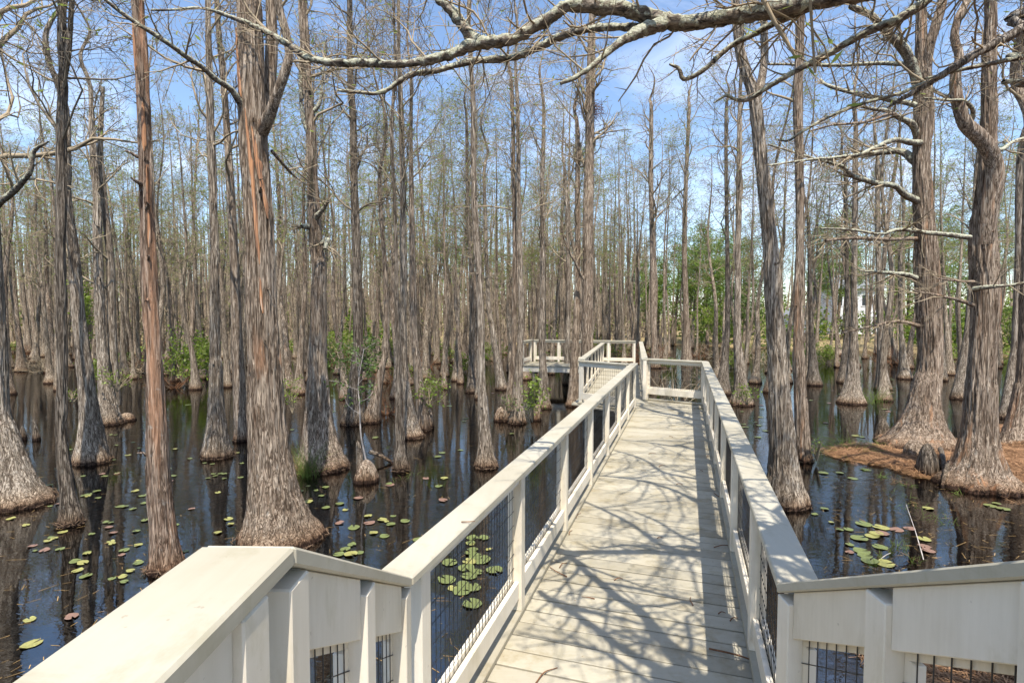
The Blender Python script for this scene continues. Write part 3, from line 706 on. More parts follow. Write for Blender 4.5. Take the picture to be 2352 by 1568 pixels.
BIG = T('biggest shaggy cypress trunk in the foreground with a bright orange split and wide skirt base', (636, 1268, 214), [(608, 934, 88), (604, 784, 73), (598, 600, 66), (592, 500, 66), (585, 330, 68), (578, 200, 62), (574, 100, 60), (572, 0, 56)], 12.5, 'bark_brown', fine=2, flute=.07, stubs=6, hf=.46,
  limbs=[[(556, 244, 16, -.1), (530, 205, 14, -.3), (500, 184, 12, -.5), (465, 155, 11, -.7), (430, 131, 11, -.9), (395, 106, 11, -1.1), (340, 70, 10, -1.3), (300, 45, 9, -1.4), (262, 18, 8, -1.5), (225, -15, 6, -1.6)],
         [(624, 345, 9, 0), (645, 370, 7, .2), (670, 398, 6, .5), (702, 422, 4, .9)]],
  leaders=[[(602, 300, 30, -.05), (620, 262, 26, -.2), (637, 215, 22, -.3), (658, 155, 20, -.35), (664, 120, 19, -.35), (655, 70, 18, -.4), (642, 20, 17, -.45), (636, -60, 14, -.5)], [(610, 250, 30, .3), (620, 180, 27, .35), (624, 90, 25, .4), (622, 0, 22, .45), (620, -90, 18, .5)]], nl=8, crown_t=.75, strips=[[(549, 70, 6), (556, 150, 9), (561, 200, 11), (568, 234, 7)], [(592, 300, 4), (601, 360, 8), (608, 410, 8), (616, 460, 6), (622, 505, 3)], [(578, 260, 3), (585, 330, 7), (594, 420, 8), (600, 500, 7), (606, 570, 7), (610, 610, 4)], [(611, 640, 3), (613, 690, 4), (617, 720, 3)]])
T('twisted knobbly cypress with a broad cone base just right of the biggest trunk', (731, 1088, 142), [(730, 834, 44), (729, 700, 40), (733, 620, 34), (725, 560, 33), (722, 480, 30), (717, 400, 26), (714, 300, 25), (706, 180, 22), (700, 80, 21), (696, 0, 20)], 13, 'bark_brown', fine=1, flute=.1, stubs=8, hf=.75,
  limbs=[[(722, 502, 14, -.05), (738, 484, 11, -.15), (755, 461, 7, -.2)], [(706, 520, 13, -.1), (697, 521, 10, -.3), (692, 519, 7, -.4)], [(742, 560, 14, -.1), (750, 552, 12, -.2), (747, 572, 9, -.3)], [(714, 318, 11, 0), (702, 290, 10, 0), (692, 250, 9, 0), (690, 190, 9, 0), (692, 100, 7, 0)], [(722, 256, 10, 0), (735, 230, 8, 0), (741, 180, 6, 0), (745, 100, 4, 0)]], nl=16, crown_t=.45, clen=2.2)
T('dark charcoal straight cypress right of the twisted knobbly one', (808, 977, 62), [(822, 784, 26), (819, 600, 21), (815, 450, 19), (811, 300, 17), (803, 100, 14), (803, 0, 12)], 14, 'bark_dark', fine=1, stubs=3, nl=22, twig='twig_dark', crown_t=.42)  # stem stands in shade; that shade is put into its darker bark colour
T('brown ribbed cypress sharing the mossy clump with the charcoal trunk', (850, 972, 50), [(886, 800, 15), (886, 650, 12), (876, 500, 10), (872, 400, 9)], 13, 'bark_brown', flute=.2, nl=18, crown_t=.4)
T('slender mottled cypress with a narrow foot at the pond middle, left of the paired trunks', (918, 1084, 42), [(915, 884, 14), (911, 650, 10), (904, 450, 8), (902, 250, 7)], 12.5, 'bark_dark', fine=1, flute=.08, nl=14, crown_t=.45, clen=1.9, twig='twig_dark')
T('grey cypress behind the slender mottled one with a split two-lobed base', (946, 1008, 58), [(928, 850, 18), (926, 650, 16), (923, 400, 14), (918, 200, 11), (914, 0, 8)], 14, 'bark_grey', flute=.16, fine=1, nl=20, crown_t=.45)
T('brown cypress with torn bark foot among shrub leaves in the pond middle', (972, 990, 36), [(950, 760, 18), (948, 650, 17), (945, 450, 12), (944, 300, 9)], 13, 'bark_brown', flute=.18, nl=18, crown_t=.45)
T('clean pale cypress with a smooth cone foot standing alone beside the left railing', (1117, 1077, 60), [(1108, 880, 20), (1103, 700, 17), (1091, 450, 14), (1086, 250, 12), (1079, 0, 9)], 14.5, 'bark_grey', fine=1, flute=.06, stubs=3, nl=18, crown_t=.5)
T('thin dark cypress directly behind the clean pale one', (1082, 902, 28), [(1084, 750, 12), (1081, 600, 11), (1074, 450, 9), (1072, 300, 8)], 13, 'bark_dark', nl=18, crown_t=.4, twig='twig_dark', needles=1)
T('thin grey cypress with a forked ribbed foot between two pale trunks', (1152, 896, 34), [(1122, 700, 11), (1118, 600, 10), (1112, 400, 8)], 13.5, 'bark_grey', flute=.2, nl=18, crown_t=.4)
T('white flecked lichen cypress on the rusty root clump left of the railing', (1187, 974, 44), [(1195, 800, 17), (1196, 650, 13), (1190, 450, 11), (1189, 250, 9)], 14, 'bark_grey', fine=1, flute=.14, nl=18, crown_t=.45)
T('brown cypress leaning on the rusty root clump beside the white flecked one', (1166, 968, 28), [(1180, 800, 13), (1182, 600, 11), (1180, 400, 10), (1176, 200, 8)], 13, 'bark_brown', nl=10, crown_t=.5)
T('grey cypress with drooping forks standing in front of the far deck skirt', (1250, 939, 38), [(1244, 784, 16), (1245, 650, 13), (1247, 400, 10), (1249, 260, 8)], 13, 'bark_grey', fine=1, nl=20, crown_t=.42, needles=.6)
T('narrower left one of the twin trunks at the boardwalk bend', (1315, 934, 34), [(1322, 780, 18), (1326, 650, 15), (1327, 450, 13), (1326, 300, 10)], 13, 'bark_brown', fine=1, flute=.14, nl=10, crown_t=.5)
T('stout right one of the twin trunks at the boardwalk bend, twig nest high up', (1350, 938, 42), [(1350, 780, 29), (1350, 700, 27), (1352, 450, 24), (1355, 320, 23), (1356, 230, 24), (1358, 120, 20), (1362, 0, 14)], 14, 'bark_brown', fine=1, flute=.08, stubs=4, nl=22, crown_t=.5,
  limbs=[[(1340, 640, 7, -.05), (1322, 605, 6, -.2), (1300, 560, 4, -.3), (1288, 520, 3, -.3)]])
T('thin grey cypress seen above the far deck, left of the twin trunks', (1303, 884, 24), [(1306, 700, 10), (1304, 550, 9), (1298, 400, 7)], 13.5, 'bark_grey', nl=18, crown_t=.4)
T('dark curving cypress just beyond the cross railing', (1506, 846, 30), [(1502, 760, 16), (1500, 650, 15), (1497, 500, 12), (1495, 400, 12), (1496, 250, 9)], 15, 'bark_brown', flute=.1, nl=22, crown_t=.45, clen=3)
T('straight brown cypress beyond the right end of the cross railing', (1579, 836, 28), [(1575, 700, 15), (1572, 550, 12), (1577, 380, 10), (1583, 250, 8)], 16, 'bark_brown', nl=20, crown_t=.45, needles=3.4, clen=3)
T('dark grey cypress with fanned buttress ridges beyond the right railing', (1661, 907, 42), [(1671, 750, 13), (1671, 600, 11), (1668, 400, 9), (1668, 250, 7)], 14, 'bark_dark', flute=.2, nl=20, crown_t=.45, twig='twig_dark')
T('grey cypress with a bright green sprig at its foot beside the right railing', (1708, 932, 56), [(1694, 784, 20), (1694, 650, 15), (1697, 450, 13), (1700, 300, 12)], 14.5, 'bark_grey', fine=1, flute=.18, nl=18, crown_t=.45)
LEAN = T('leaning furrowed cypress beside the right railing, its stem split in two near the top', (1811, 1170, 116), [(1784, 800, 43), (1776, 650, 38), (1762, 500, 31), (1745, 350, 28), (1732, 225, 27), (1712, 165, 24), (1697, 110, 21), (1691, 30, 19)], 12.5, 'bark_grey', fine=2, flute=.08, hf=.7, nl=9, crown_t=.72,
  leaders=[[(1735, 235, 22, 0), (1748, 190, 18, .1), (1756, 130, 17, .2), (1755, 60, 15, .25), (1754, -40, 13, .3)]], stubs=2)
T('tall straight cypress with warm reddish bark just behind the leaning furrowed one', (1852, 1062, 48), [(1837, 834, 28), (1835, 700, 22), (1836, 450, 19), (1834, 250, 21), (1839, 100, 18), (1841, 0, 15)], 14, 'bark_orange', fine=1, flute=.06, stubs=2, nl=14, crown_t=.55)
T('small dark based cypress in the water right of the reddish trunk', (1873, 886, 40), [(1863, 750, 12), (1861, 650, 10), (1856, 500, 8)], 14, 'bark_dark', flute=.15, nl=18, crown_t=.4)
T('pale ribbed cypress with long grass on its foot in the right pond', (1960, 929, 64), [(1962, 750, 16), (1962, 600, 13), (1964, 450, 12), (1966, 300, 10)], 14.5, 'bark_grey', fine=1, flute=.2, nl=18, crown_t=.45)
T('thin dark cypress left of the pale ribbed one with grassy foot', (1938, 880, 26), [(1945, 750, 10), (1945, 600, 9), (1941, 400, 8)], 13.5, 'bark_dark', nl=16, crown_t=.45, twig='twig_dark')
T('pale smooth cypress with curved stem left of the broad orange based trunk', (2032, 897, 38), [(2022, 750, 15), (2018, 600, 13), (2016, 450, 11)], 14.5, 'bark_grey', flute=.16, nl=18, crown_t=.45)
T('slanting pale cypress pole leaning right across the background', (2028, 870, 18), [(2024, 700, 10), (2034, 560, 10), (2048, 440, 9), (2059, 370, 8)], 13.5, 'bark_grey', nl=12, crown_t=.5)
T('background cypress with a white conical foot left of the broad orange based trunk', (2081, 871, 36), [(2070, 750, 10), (2068, 600, 9)], 14, 'bark_grey', flute=.15, nl=18, crown_t=.45)
def lb(*p, dy=0.0, w0=14, w1=4, dy1=-1.0):
    n = len(p); return [(x, y, w0+(w1-w0)*i/(n-1), dy+(dy1-dy)*i/(n-1)) for i, (x, y) in enumerate(p)]
T('broad cypress with orange brown skirt on the straw island, many long level limbs', (2116, 1028, 178), [(2136, 830, 56), (2133, 700, 54), (2126, 550, 46), (2121, 450, 43), (2117, 350, 37), (2121, 250, 42), (2119, 170, 36), (2118, 100, 26), (2116, 0, 20)], 13, 'bark_orange', fine=2, flute=.17, hf=.5, nl=6, crown_t=.78, ground=.1, stubs=3, limbs=[
  lb((2110, 464), (2088, 452), (2074, 445), (2054, 427), (2009, 420), (1964, 407), (1949, 395), (1929, 380), (1874, 365), (1764, 332), w0=17, w1=4, dy1=-1.5),
  lb((2122, 328), (2089, 327), (2054, 322), (2019, 335), (1974, 355), (1934, 360), (1864, 367), (1764, 380), w0=14, w1=4, dy1=-2),
  lb((2106, 375), (2084, 355), (2059, 347), (2014, 352), (1984, 357), (1940, 362), w0=20, w1=6, dy=.1, dy1=.8),
  lb((2104, 310), (2094, 285), (2064, 270), (2044, 257), (2004, 250), (1960, 240), w0=16, w1=5, dy1=-.8),
  lb((2060, 265), (2044, 262), (1984, 280), (1914, 287), (1859, 300), w0=9, w1=3, dy=-.4, dy1=-1),
  lb((2100, 170), (2089, 150), (2054, 145), (2004, 147), (1914, 150), (1764, 147), w0=13, w1=5, dy=.1, dy1=1.2),
  lb((2108, 190), (2092, 145), (2076, 112), (2044, 80), (2019, 55), (1994, 32), (1954, 15), w0=24, w1=12, dy1=-.6),
  lb((2106, 243), (2074, 235), (1989, 220), (1934, 207), (1899, 195), (1884, 182), w0=13, w1=5, dy1=.8),
  lb((2108, 547), (2044, 550), (1964, 547), (1896, 552), w0=9, w1=6, dy1=-1.2),
  lb((2102, 638), (2074, 630), (2024, 625), (1974, 621), w0=14, w1=3, dy1=-1),
  lb((2113, 748), (2064, 737), (2014, 747), (1934, 765), w0=9, w1=3, dy1=-1)],
  leaders=[[(2126, 170, 22, 0), (2135, 110, 20, -.15), (2152, 50, 20, -.2), (2165, 0, 18, -.2), (2160, -60, 15, -.2)]])
T('broad cypress with fanned grey skirt on the straw island, one stem bent like an elbow', (2262, 1128, 182), [(2258, 834, 58), (2262, 700, 58), (2258, 580, 56), (2258, 510, 50), (2260, 460, 38), (2266, 380, 32), (2270, 300, 32), (2272, 220, 31), (2272, 120, 27), (2274, 0, 22), (2274, -120, 16)], 12.5, 'bark_orange', fine=2, flute=.2, hf=.5, nl=5, crown_t=.8, ground=.05, stubs=3,
  leaders=[[(2262, 560, 40, -.05), (2268, 490, 38, -.12), (2282, 430, 35, -.2), (2285, 385, 34, -.25), (2272, 345, 34, -.3), (2248, 313, 32, -.33), (2220, 288, 29, -.35), (2206, 256, 25, -.35), (2196, 215, 23, -.35), (2195, 170, 20, -.35), (2204, 130, 18, -.35), (2192, 85, 17, -.35), (2204, 35, 16, -.35), (2224, -5, 14, -.35), (2228, -70, 12, -.4)]], limbs=[
  lb((2228, 546), (2179, 540), (2134, 535), (2064, 527), (2024, 537), (1954, 527), (1884, 524), w0=12, w1=4, dy=-.1, dy1=-.9),
  lb((2236, 701), (2189, 685), (2134, 675), (2089, 665), w0=9, w1=3, dy=-.15, dy1=-.8),
  lb((2240, 664), (2258, 660), (2294, 657), (2352, 650), w0=14, w1=5, dy=-.3, dy1=-.9),
  lb((2236, 647), (2200, 644), (2150, 640), w0=8, w1=3, dy=-.1, dy1=-.5),
  lb((2226, 292), (2235, 255), (2215, 232), (2178, 230), (2122, 226), w0=11, w1=4, dy=-.1, dy1=-.7),
  lb((2276, 340), (2300, 345), (2330, 325), (2375, 310), w0=12, w1=6, dy=.1, dy1=.6)])
T('swollen mossy cypress base cut off by the right picture edge on the island', (2352, 1030, 100), [(2362, 850, 44), (2366, 650, 38), (2372, 300, 32)], 13, 'bark_brown', fine=1, flute=.12, nl=12, crown_t=.5, ground=.15)
T('slim grey cypress standing at the right picture edge behind the elbow tree', (2318, 962, 34), [(2334, 784, 19), (2340, 600, 17), (2345, 350, 15)], 14, 'bark_grey', nl=16, crown_t=.45)
T('leaning grey cypress between the two broad island trees', (2208, 917, 38), [(2224, 760, 17), (2232, 650, 15), (2240, 500, 13)], 14, 'bark_grey', flute=.15, nl=16, crown_t=.45)
# ------------------------------------------------------------------ the tree that overhangs the steps: its trunk stands right of the picture, its limbs cross the top of it
def limb_mesh(parent, q, mat, sides=22, rough=0.007, name='limb'):
    n = max(30, int(np.linalg.norm(np.diff(q[:, :3], axis=0), axis=1).sum()/0.018)); q = smooth_path(q, n)
    q[:, :3] += 0.018*np.stack([vnoise(q[:, :3]*3+k*9) for k in range(3)], 1)
    a = Acc(); a.tubes(q[None, :, :3], np.clip(q[None, :, 3]*.79, .004, None), sides); V = a.V[0]
    C = np.repeat(q[:, :3], sides, 0); d = V-C; r0 = np.linalg.norm(d, axis=1, keepdims=True)
    lump = fbm(V*42, 3)[:, None]*rough*np.minimum(1, r0/0.03)*1.3+fbm(V*6, 2)[:, None]*r0*0.05
    a.V[0] = C+d/(r0+1e-9)*np.maximum(r0+lump, r0*0.5)
    return q, a.build(name, mat, parent, True)
OB = np.array([4.7, 1.3, 0.2]); rs = np.random.RandomState(77)
ov = thing('cypress_tree', 'spreading lichen crusted tree whose heavy limbs cross the top of the picture overhead', 'tree', tuple(OB))
tp = smooth_path([(0, 0, -0.4, .60), (0, 0, .1, .50), (-.02, 0, .6, .36), (-.05, .02, 1.5, .29), (-.1, .05, 3.5, .25), (-.2, .1, 5.0, .23), (-.15, .0, 7, .17), (0, -.1, 9, .11), (.1, 0, 11.5, .03)], 160)
a = Acc(); trunk_mesh(a, tp[:, :3], tp[:, 3], 90, 5, .12, .6, .012); a.build('trunk', M['bark_grey'], ov, True)
def W(pts): return np.array([(*(np.array(atY(x, y, Y))-OB), wd/2/FPX*Y) for (x, y, wd, Y) in pts])
def ovl(pts, tw=6, attach=None, mat='lichen', tl=0.8, **k):
    q = W(pts)
    if attach is not None: q = np.vstack([[(*attach[:3], attach[3])], q])
    return limb_mesh(ov, q, M[mat], **k)
AT = lambda z, r: (-.12, .08, z, r)
L1 = []
L1.append(ovl([(2250, -130, 62, 2.9), (2060, -45, 56, 3.0), (1900, 0, 50, 3.05), (1780, 22, 48, 3.1), (1690, 36, 44, 3.1), (1580, 52, 42, 3.1), (1510, 44, 40, 3.1), (1430, 22, 40, 3.1), (1380, 20, 40, 3.1), (1310, 17, 34, 3.1), (1262, 42, 33, 3.1), (1222, 60, 32, 3.1), (1176, 88, 32, 3.1), (1090, 102, 33, 3.1), (1045, 122, 28, 3.1), (1000, 136, 25, 3.1), (920, 147, 22, 3.15), (850, 143, 21, 3.2), (760, 142, 19, 3.25), (700, 130, 18, 3.3), (665, 105, 17, 3.35), (600, 66, 14, 3.4), (540, 43, 11, 3.45), (470, 20, 8, 3.5), (400, 20, 7, 3.5), (342, 17, 5, 3.5)], attach=AT(4.6, .2)))
L1.append(ovl([(1530, 52, 40, 3.1), (1480, 72, 36, 3.05), (1441, 92, 26, 3.0), (1400, 118, 20, 2.95), (1366, 143, 16, 2.9), (1320, 172, 13, 2.9), (1286, 187, 10, 2.9)], rough=.006))
L1.append(ovl([(1480, 68, 30, 3.12), (1430, 62, 22, 3.2), (1376, 68, 21, 3.3), (1320, 82, 20, 3.35), (1276, 95, 21, 3.4), (1220, 118, 21, 3.4), (1176, 133, 20, 3.4), (1088, 139, 19, 3.4), (1040, 150, 17, 3.4), (1003, 162, 16, 3.4), (960, 168, 15, 3.4), (925, 183, 14, 3.4), (892, 205, 13, 3.4), (863, 214, 11, 3.4), (820, 210, 9, 3.4), (778, 207, 7, 3.4)]))
L1.append(ovl([(1095, 95, 34, 3.1), (1075, 78, 32, 3.1), (1056, 52, 29, 3.1), (1030, 20, 27, 3.1), (1005, -2, 25, 3.1), (975, -40, 20, 3.1)]))
L1.append(ovl([(2230, -60, 32, 3.2), (2130, -2, 26, 3.2), (2064, 40, 23, 3.2), (1999, 70, 22, 3.2), (1939, 105, 20, 3.25), (1889, 135, 18, 3.3), (1839, 160, 16, 3.3), (1794, 186, 14, 3.3), (1764, 205, 12, 3.35), (1726, 229, 12, 3.4), (1696, 232, 10, 3.4), (1671, 222, 8, 3.4), (1641, 237, 4, 3.4)], attach=AT(4.4, .11), rough=.005))
L1.append(ovl([(1990, -20, 22, 3.05), (1850, 28, 18, 3.1), (1764, 64, 17, 3.2), (1726, 85, 16, 3.25), (1676, 111, 15, 3.3), (1626, 149, 14, 3.3), (1585, 170, 12, 3.3), (1566, 172, 12, 3.3), (1558, 150, 11, 3.3), (1536, 142, 6, 3.3)], rough=.004))
L1.append(ovl([(2430, 10, 34, 3.3), (2352, 56, 29, 3.4), (2314, 77, 27, 3.4), (2244, 120, 24, 3.4), (2189, 155, 21, 3.4), (2134, 188, 17, 3.45), (2064, 230, 11, 3.5), (2039, 246, 5, 3.5)], attach=AT(4.2, .1), mat='dead_bark', rough=.004))
L1.append(ovl([(2150, 178, 12, 3.45), (2100, 198, 10, 3.5), (2060, 215, 9, 3.5), (1964, 240, 9, 3.6), (1889, 270, 8, 3.7), (1839, 300, 8, 3.7), (1809, 320, 7, 3.7), (1784, 320, 4, 3.7)], rough=.003))
L1.append(ovl([(2420, 118, 16, 3.6), (2352, 130, 14, 3.6), (2289, 141, 13, 3.6), (2214, 156, 11, 3.6), (2129, 175, 6, 3.6)], attach=AT(3.9, .06), rough=.004))
L1.append(ovl([(2440, 190, 14, 4.2), (2352, 188, 12, 4.2), (2300, 192, 14, 4.2)], attach=AT(3.9, .06), rough=.004))
# limbs higher up and behind, outside the picture: they are what stripes the deck with shade
LS = []
def shade(pts, h, wd, attach, ext=()):
    q = []; wd = wd*1.45
    n = len(pts)
    for i, (x, y) in enumerate(pts):
        p = at(1176+x*.5, 784+y*.5, DECK); p = p+TO_SUN*(h/TO_SUN.z)
        q.append((*(np.array(p)-OB), wd*(0.55+0.45*i/(n-1))/2))
    e = [(*(np.array(p)-OB), wd*.55) for p in ext]
    q = np.vstack([q]+([e] if len(e) else [])+[[(*attach[:2], attach[2], wd*.7)]])
    LS.append(limb_mesh(ov, q, M['lichen'], 12, .004))
shade([(235, 962), (300, 1020), (380, 1090), (480, 1170), (590, 1240), (660, 1320), (730, 1410), (800, 1490), (880, 1575)], 4.3, .10, (-.1, 0, 4.4))
shade([(120, 1150), (170, 1190), (280, 1250), (400, 1330), (500, 1400), (580, 1450), (650, 1490), (740, 1560), (800, 1660)], 4.6, .085, (-.1, 0, 4.8))
shade([(330, 735), (420, 770), (520, 820), (600, 870), (680, 930), (800, 965), (880, 985)], 5.8, .06, (-.1, 0, 5.6))
shade([(560, 780), (680, 830), (780, 890), (870, 930), (960, 990)], 6.0, .05, (-.1, 0, 6.0))
shade([(340, 610), (500, 625), (640, 650), (760, 690), (860, 740), (980, 780)], 6.6, .07, (-.1, 0, 6.4))
shade([(470, 500), (600, 540), (700, 600), (850, 630), (950, 640)], 7.6, .07, (-.05, 0, 7.2))
shade([(500, 450), (620, 462), (740, 480), (850, 500)], 8.2, .06, (0, 0, 7.8))
shade([(590, 268), (700, 300), (820, 335), (900, 360)], 9.6, .085, (0, 0, 9.0))
shade([(640, 330), (740, 350), (850, 392)], 9.0, .06, (0, 0, 8.6))
for q, lo_ in L1:
    a = Acc(); l_ = np.linalg.norm(np.diff(q[:, :3], axis=0), axis=1).sum()
    qq = q[::max(1, len(q)//60)]
    s2, r2 = grow(rs, qq[None, :, :3], qq[None, :, 3], max(3, int(l_*7)), 0.55, 55, 7, 0.2, 1.0, 0.26, 0.2, 0.03, 0.3, 0.15, 0.0018)
    r2 = np.minimum(r2, 0.006)
    s3, r3 = grow(rs, s2, r2, 6, 0.3, 45, 4, 0.12, 1, 0.6, 0.2, 0.0, 0.4, 0.3, 0.0011)
    a.tubes(s2, r2, 5); a.tubes(s3, r3, 3); a.build('twigs', M['twig'], lo_, True)
for q, lo_ in LS:
    a = Acc(); fo = Acc()
    l_ = np.linalg.norm(np.diff(q[:, :3], axis=0), axis=1).sum(); qq = q[::max(1, len(q)//40)][:, :]
    s2, r2 = grow(rs, qq[None, :, :3], qq[None, :, 3], max(4, int(l_*5.5)), 1.3, 50, 7, 0.0, 0.75, 0.42, 0.22, 0.01, 0.3, 0.5, 0.005)
    s3, r3 = grow(rs, s2, r2, 7, 0.6, 45, 5, 0.12, 1, 0.55, 0.22, 0.0, 0.4, 0.3, 0.0035)
    a.tubes(s2, r2, 5); a.tubes(s3, r3, 3); tufts(fo, rs, s3, 2, 0.035, 0.05)
    a.build('twigs', M['twig'], lo_, True); fo.build('foliage', M['needle'], lo_)
put_crown(ov, crown(rs, tp[:, :3], tp[:, 3], 0.66, 9, 2.4), rs, M['twig'], 0.4)

# ------------------------------------------------------------------ the swamp forest behind: every trunk a tree of its own
VAR = []
def variant(k):
    rs = np.random.RandomState(100+k); H = rs.uniform(12.5, 15.5); r0 = rs.uniform(.085, .14); rb = r0*rs.uniform(1.9, 3.0)
    z = np.linspace(-0.6, H, 60); lean = rs.uniform(-.9, .9, 2)
    rad = r0*np.clip(1-np.clip(z/H, 0, 1)**.95*0.9, .08, 1)+(rb-r0)*np.exp(-np.clip(z, 0, None)/rs.uniform(.4, .8))
    bend = 0.30*np.stack([vnoise(np.stack([z*.25, 0*z+k, 0*z+j], 1)) for j in (0, 5)], 1)*np.clip(z/4, 0, 1)[:, None]
    P = np.stack([lean[0]*z/H+bend[:, 0], lean[1]*z/H+bend[:, 1], z], 1)
    root = thing('cypress_tree', 'slim grey cypress trunk among many alike', 'tree', (0, 0, 0))
    a = Acc(); trunk_mesh(a, P, rad, 16, 200+k, .13, .6, 0, .05); a.build('trunk', M['bark_far' if k % 3 else 'bark_brown'], root, True)
    put_crown(root, crown(rs, P, rad, rs.uniform(.36, .48), rs.randint(14, 20), rs.uniform(1.7, 2.6), subs=7, twigs=5, rmin=.0034, kink=.26), rs, M['twig' if k % 4 else 'twig_dark'], [.7, 1.2, .45, 1.9, .8][k % 5], .07, catkins=[0, .15, 0, .3][k % 4], limb_sides=5)
    return root, rb
for k in range(10): VAR.append(variant(k))
used = [False]*10
rnd = random.Random(11)
WALK = [((0.6, 1.9), (4.2, 13.4)), ((2.6, 13), (4.9, 24.5)), ((0.6, 25.2), (5.6, 24)), ((0, -2), (.5, 2))]
def seg_d(p, a, b):
    ax, ay = a; bx, by = b; t = max(0, min(1, ((p[0]-ax)*(bx-ax)+(p[1]-ay)*(by-ay))/((bx-ax)**2+(by-ay)**2)))
    return math.hypot(p[0]-ax-t*(bx-ax), p[1]-ay-t*(by-ay))
PLACED = [(x, y) for x, y, _ in HAND]; cnt = 0
FOREST = []
tries = 0
while cnt < 250 and tries < 20000:
    tries += 1
    Y = math.sqrt(rnd.uniform(20.5**2, 47**2)); x = rnd.uniform(-1, 1)*(0.97*Y+2)
    if min(math.hypot(x-a, Y-b) for a, b in PLACED) < 1.15: continue
    if min(seg_d((x, Y), *s) for s in WALK) < 1.9: continue
    vx = 1176+FPX*x/Y
    if Y < 27 and 1190 < vx < 1640: continue
    if 27 <= Y < 34 and 1380 < vx < 1640 and rnd.random() < .6: continue
    if vx > 1480 and rnd.random() < 0.62: continue
    PLACED.append((x, Y)); FOREST.append((x, Y, vx)); cnt += 1
for i, (x, Y, vx) in enumerate(FOREST):
    k = rnd.randrange(10); sc = rnd.uniform(.82, 1.12)
    if Y > 30: sc *= 1.05
    g = float(np.clip(hgt(np.array(x), np.array(Y)), -0.3, 1))
    gz = 0.0 if g < 0 else g
    if vx < 600: lab, grp = 'slim grey cypress in the crowded flooded forest at the far left', 'background cypresses at the left'
    elif vx < 1200: lab, grp = 'slim grey cypress in the crowded flooded forest behind the open pond middle', 'background cypresses behind the pond middle'
    elif vx < 1680: lab, grp = 'slim grey cypress rising beyond the far boardwalk decks', 'background cypresses beyond the boardwalk'
    else: lab, grp = 'slim grey cypress in the thinner forest right of the boardwalk', 'background cypresses right of the boardwalk'
    root = VAR[k][0]
    if not used[k]:
        used[k] = True; root.location = (x, Y, gz); root.rotation_euler = (0, 0, rnd.uniform(0, 6.28)); root.scale = (sc, sc, sc); root['label'] = lab; root['group'] = grp
    else: c_ = copy_tree(root, (x, Y, gz), 0, (sc*rnd.uniform(.8, 1.2),)*2+(sc,), lab, grp); c_.rotation_euler = (rnd.gauss(0, .022), rnd.gauss(0, .022)+(rnd.choice((-.12, .12)) if rnd.random() < .06 else 0), rnd.uniform(0, 6.28))

# far woods: one mass of pale stems
rs = np.random.RandomState(3); a = Acc(); lf = Acc()
nf = 2000
Yf = np.sqrt(rs.uniform(46**2, 105**2, nf)); Xf = rs.uniform(-1, 1, nf)*(0.97*Yf+3)
keep = ~((Xf > .25*Yf) & (rs.rand(nf) < .8)); Xf, Yf = Xf[keep], Yf[keep]; nf = len(Xf)
Ye = rs.uniform(12, 80, 420); Xe = np.where(rs.rand(420) < .5, -1, 1)*(1.0*Ye+2.5+26*rs.rand(420)); Xf = np.r_[Xf, Xe]; Yf = np.r_[Yf, Ye]; nf = len(Xf)   # the wood goes on to both sides
Zf = np.maximum(0, hgt(Xf, Yf)); Hf = rs.uniform(11, 16.5, nf); rf = rs.uniform(.10, .19, nf)
zz = np.array([-.05, .03, .12, .5, 1.0]); P = np.stack([Xf[:, None]+rs.randn(nf, 1)*.6*zz, Yf[:, None]+0*zz, Zf[:, None]+Hf[:, None]*zz], -1); R = rf[:, None]*np.array([2.3, 1.5, 1.0, .6, .1])
far = Acc(); far.tubes(P, R, 6)
lm, lr = grow(rs, P, R, 8, 2.5, 50, 5, .38, 1, .3, .2, .08, .25, .5, .010)
s2, r2 = grow(rs, lm, lr, 5, 1.1, 48, 3, .2, 1, .6, .2, .03, .4, .4, .007)
tw_ = Acc(); tw_.tubes(lm, lr, 3); tw_.tubes(s2, r2, 3)
o = far.build('far_woods', M['bark_far'], None, True); tag(o, 'dense far wood of pale bare stems closing the view', 'woods', kind='stuff')
o = tw_.build('far_branches', M['twig'], None, True); tag(o, 'grey haze of bare branches over the far wood', 'branches', kind='stuff')
sel = rs.rand(len(s2)) < .55; tufts(lf, rs, s2[sel], 1, .15, .15)
o = lf.build('far_foliage', M['needle'], None); tag(o, 'thin spring green haze on the far treetops', 'foliage', kind='stuff')

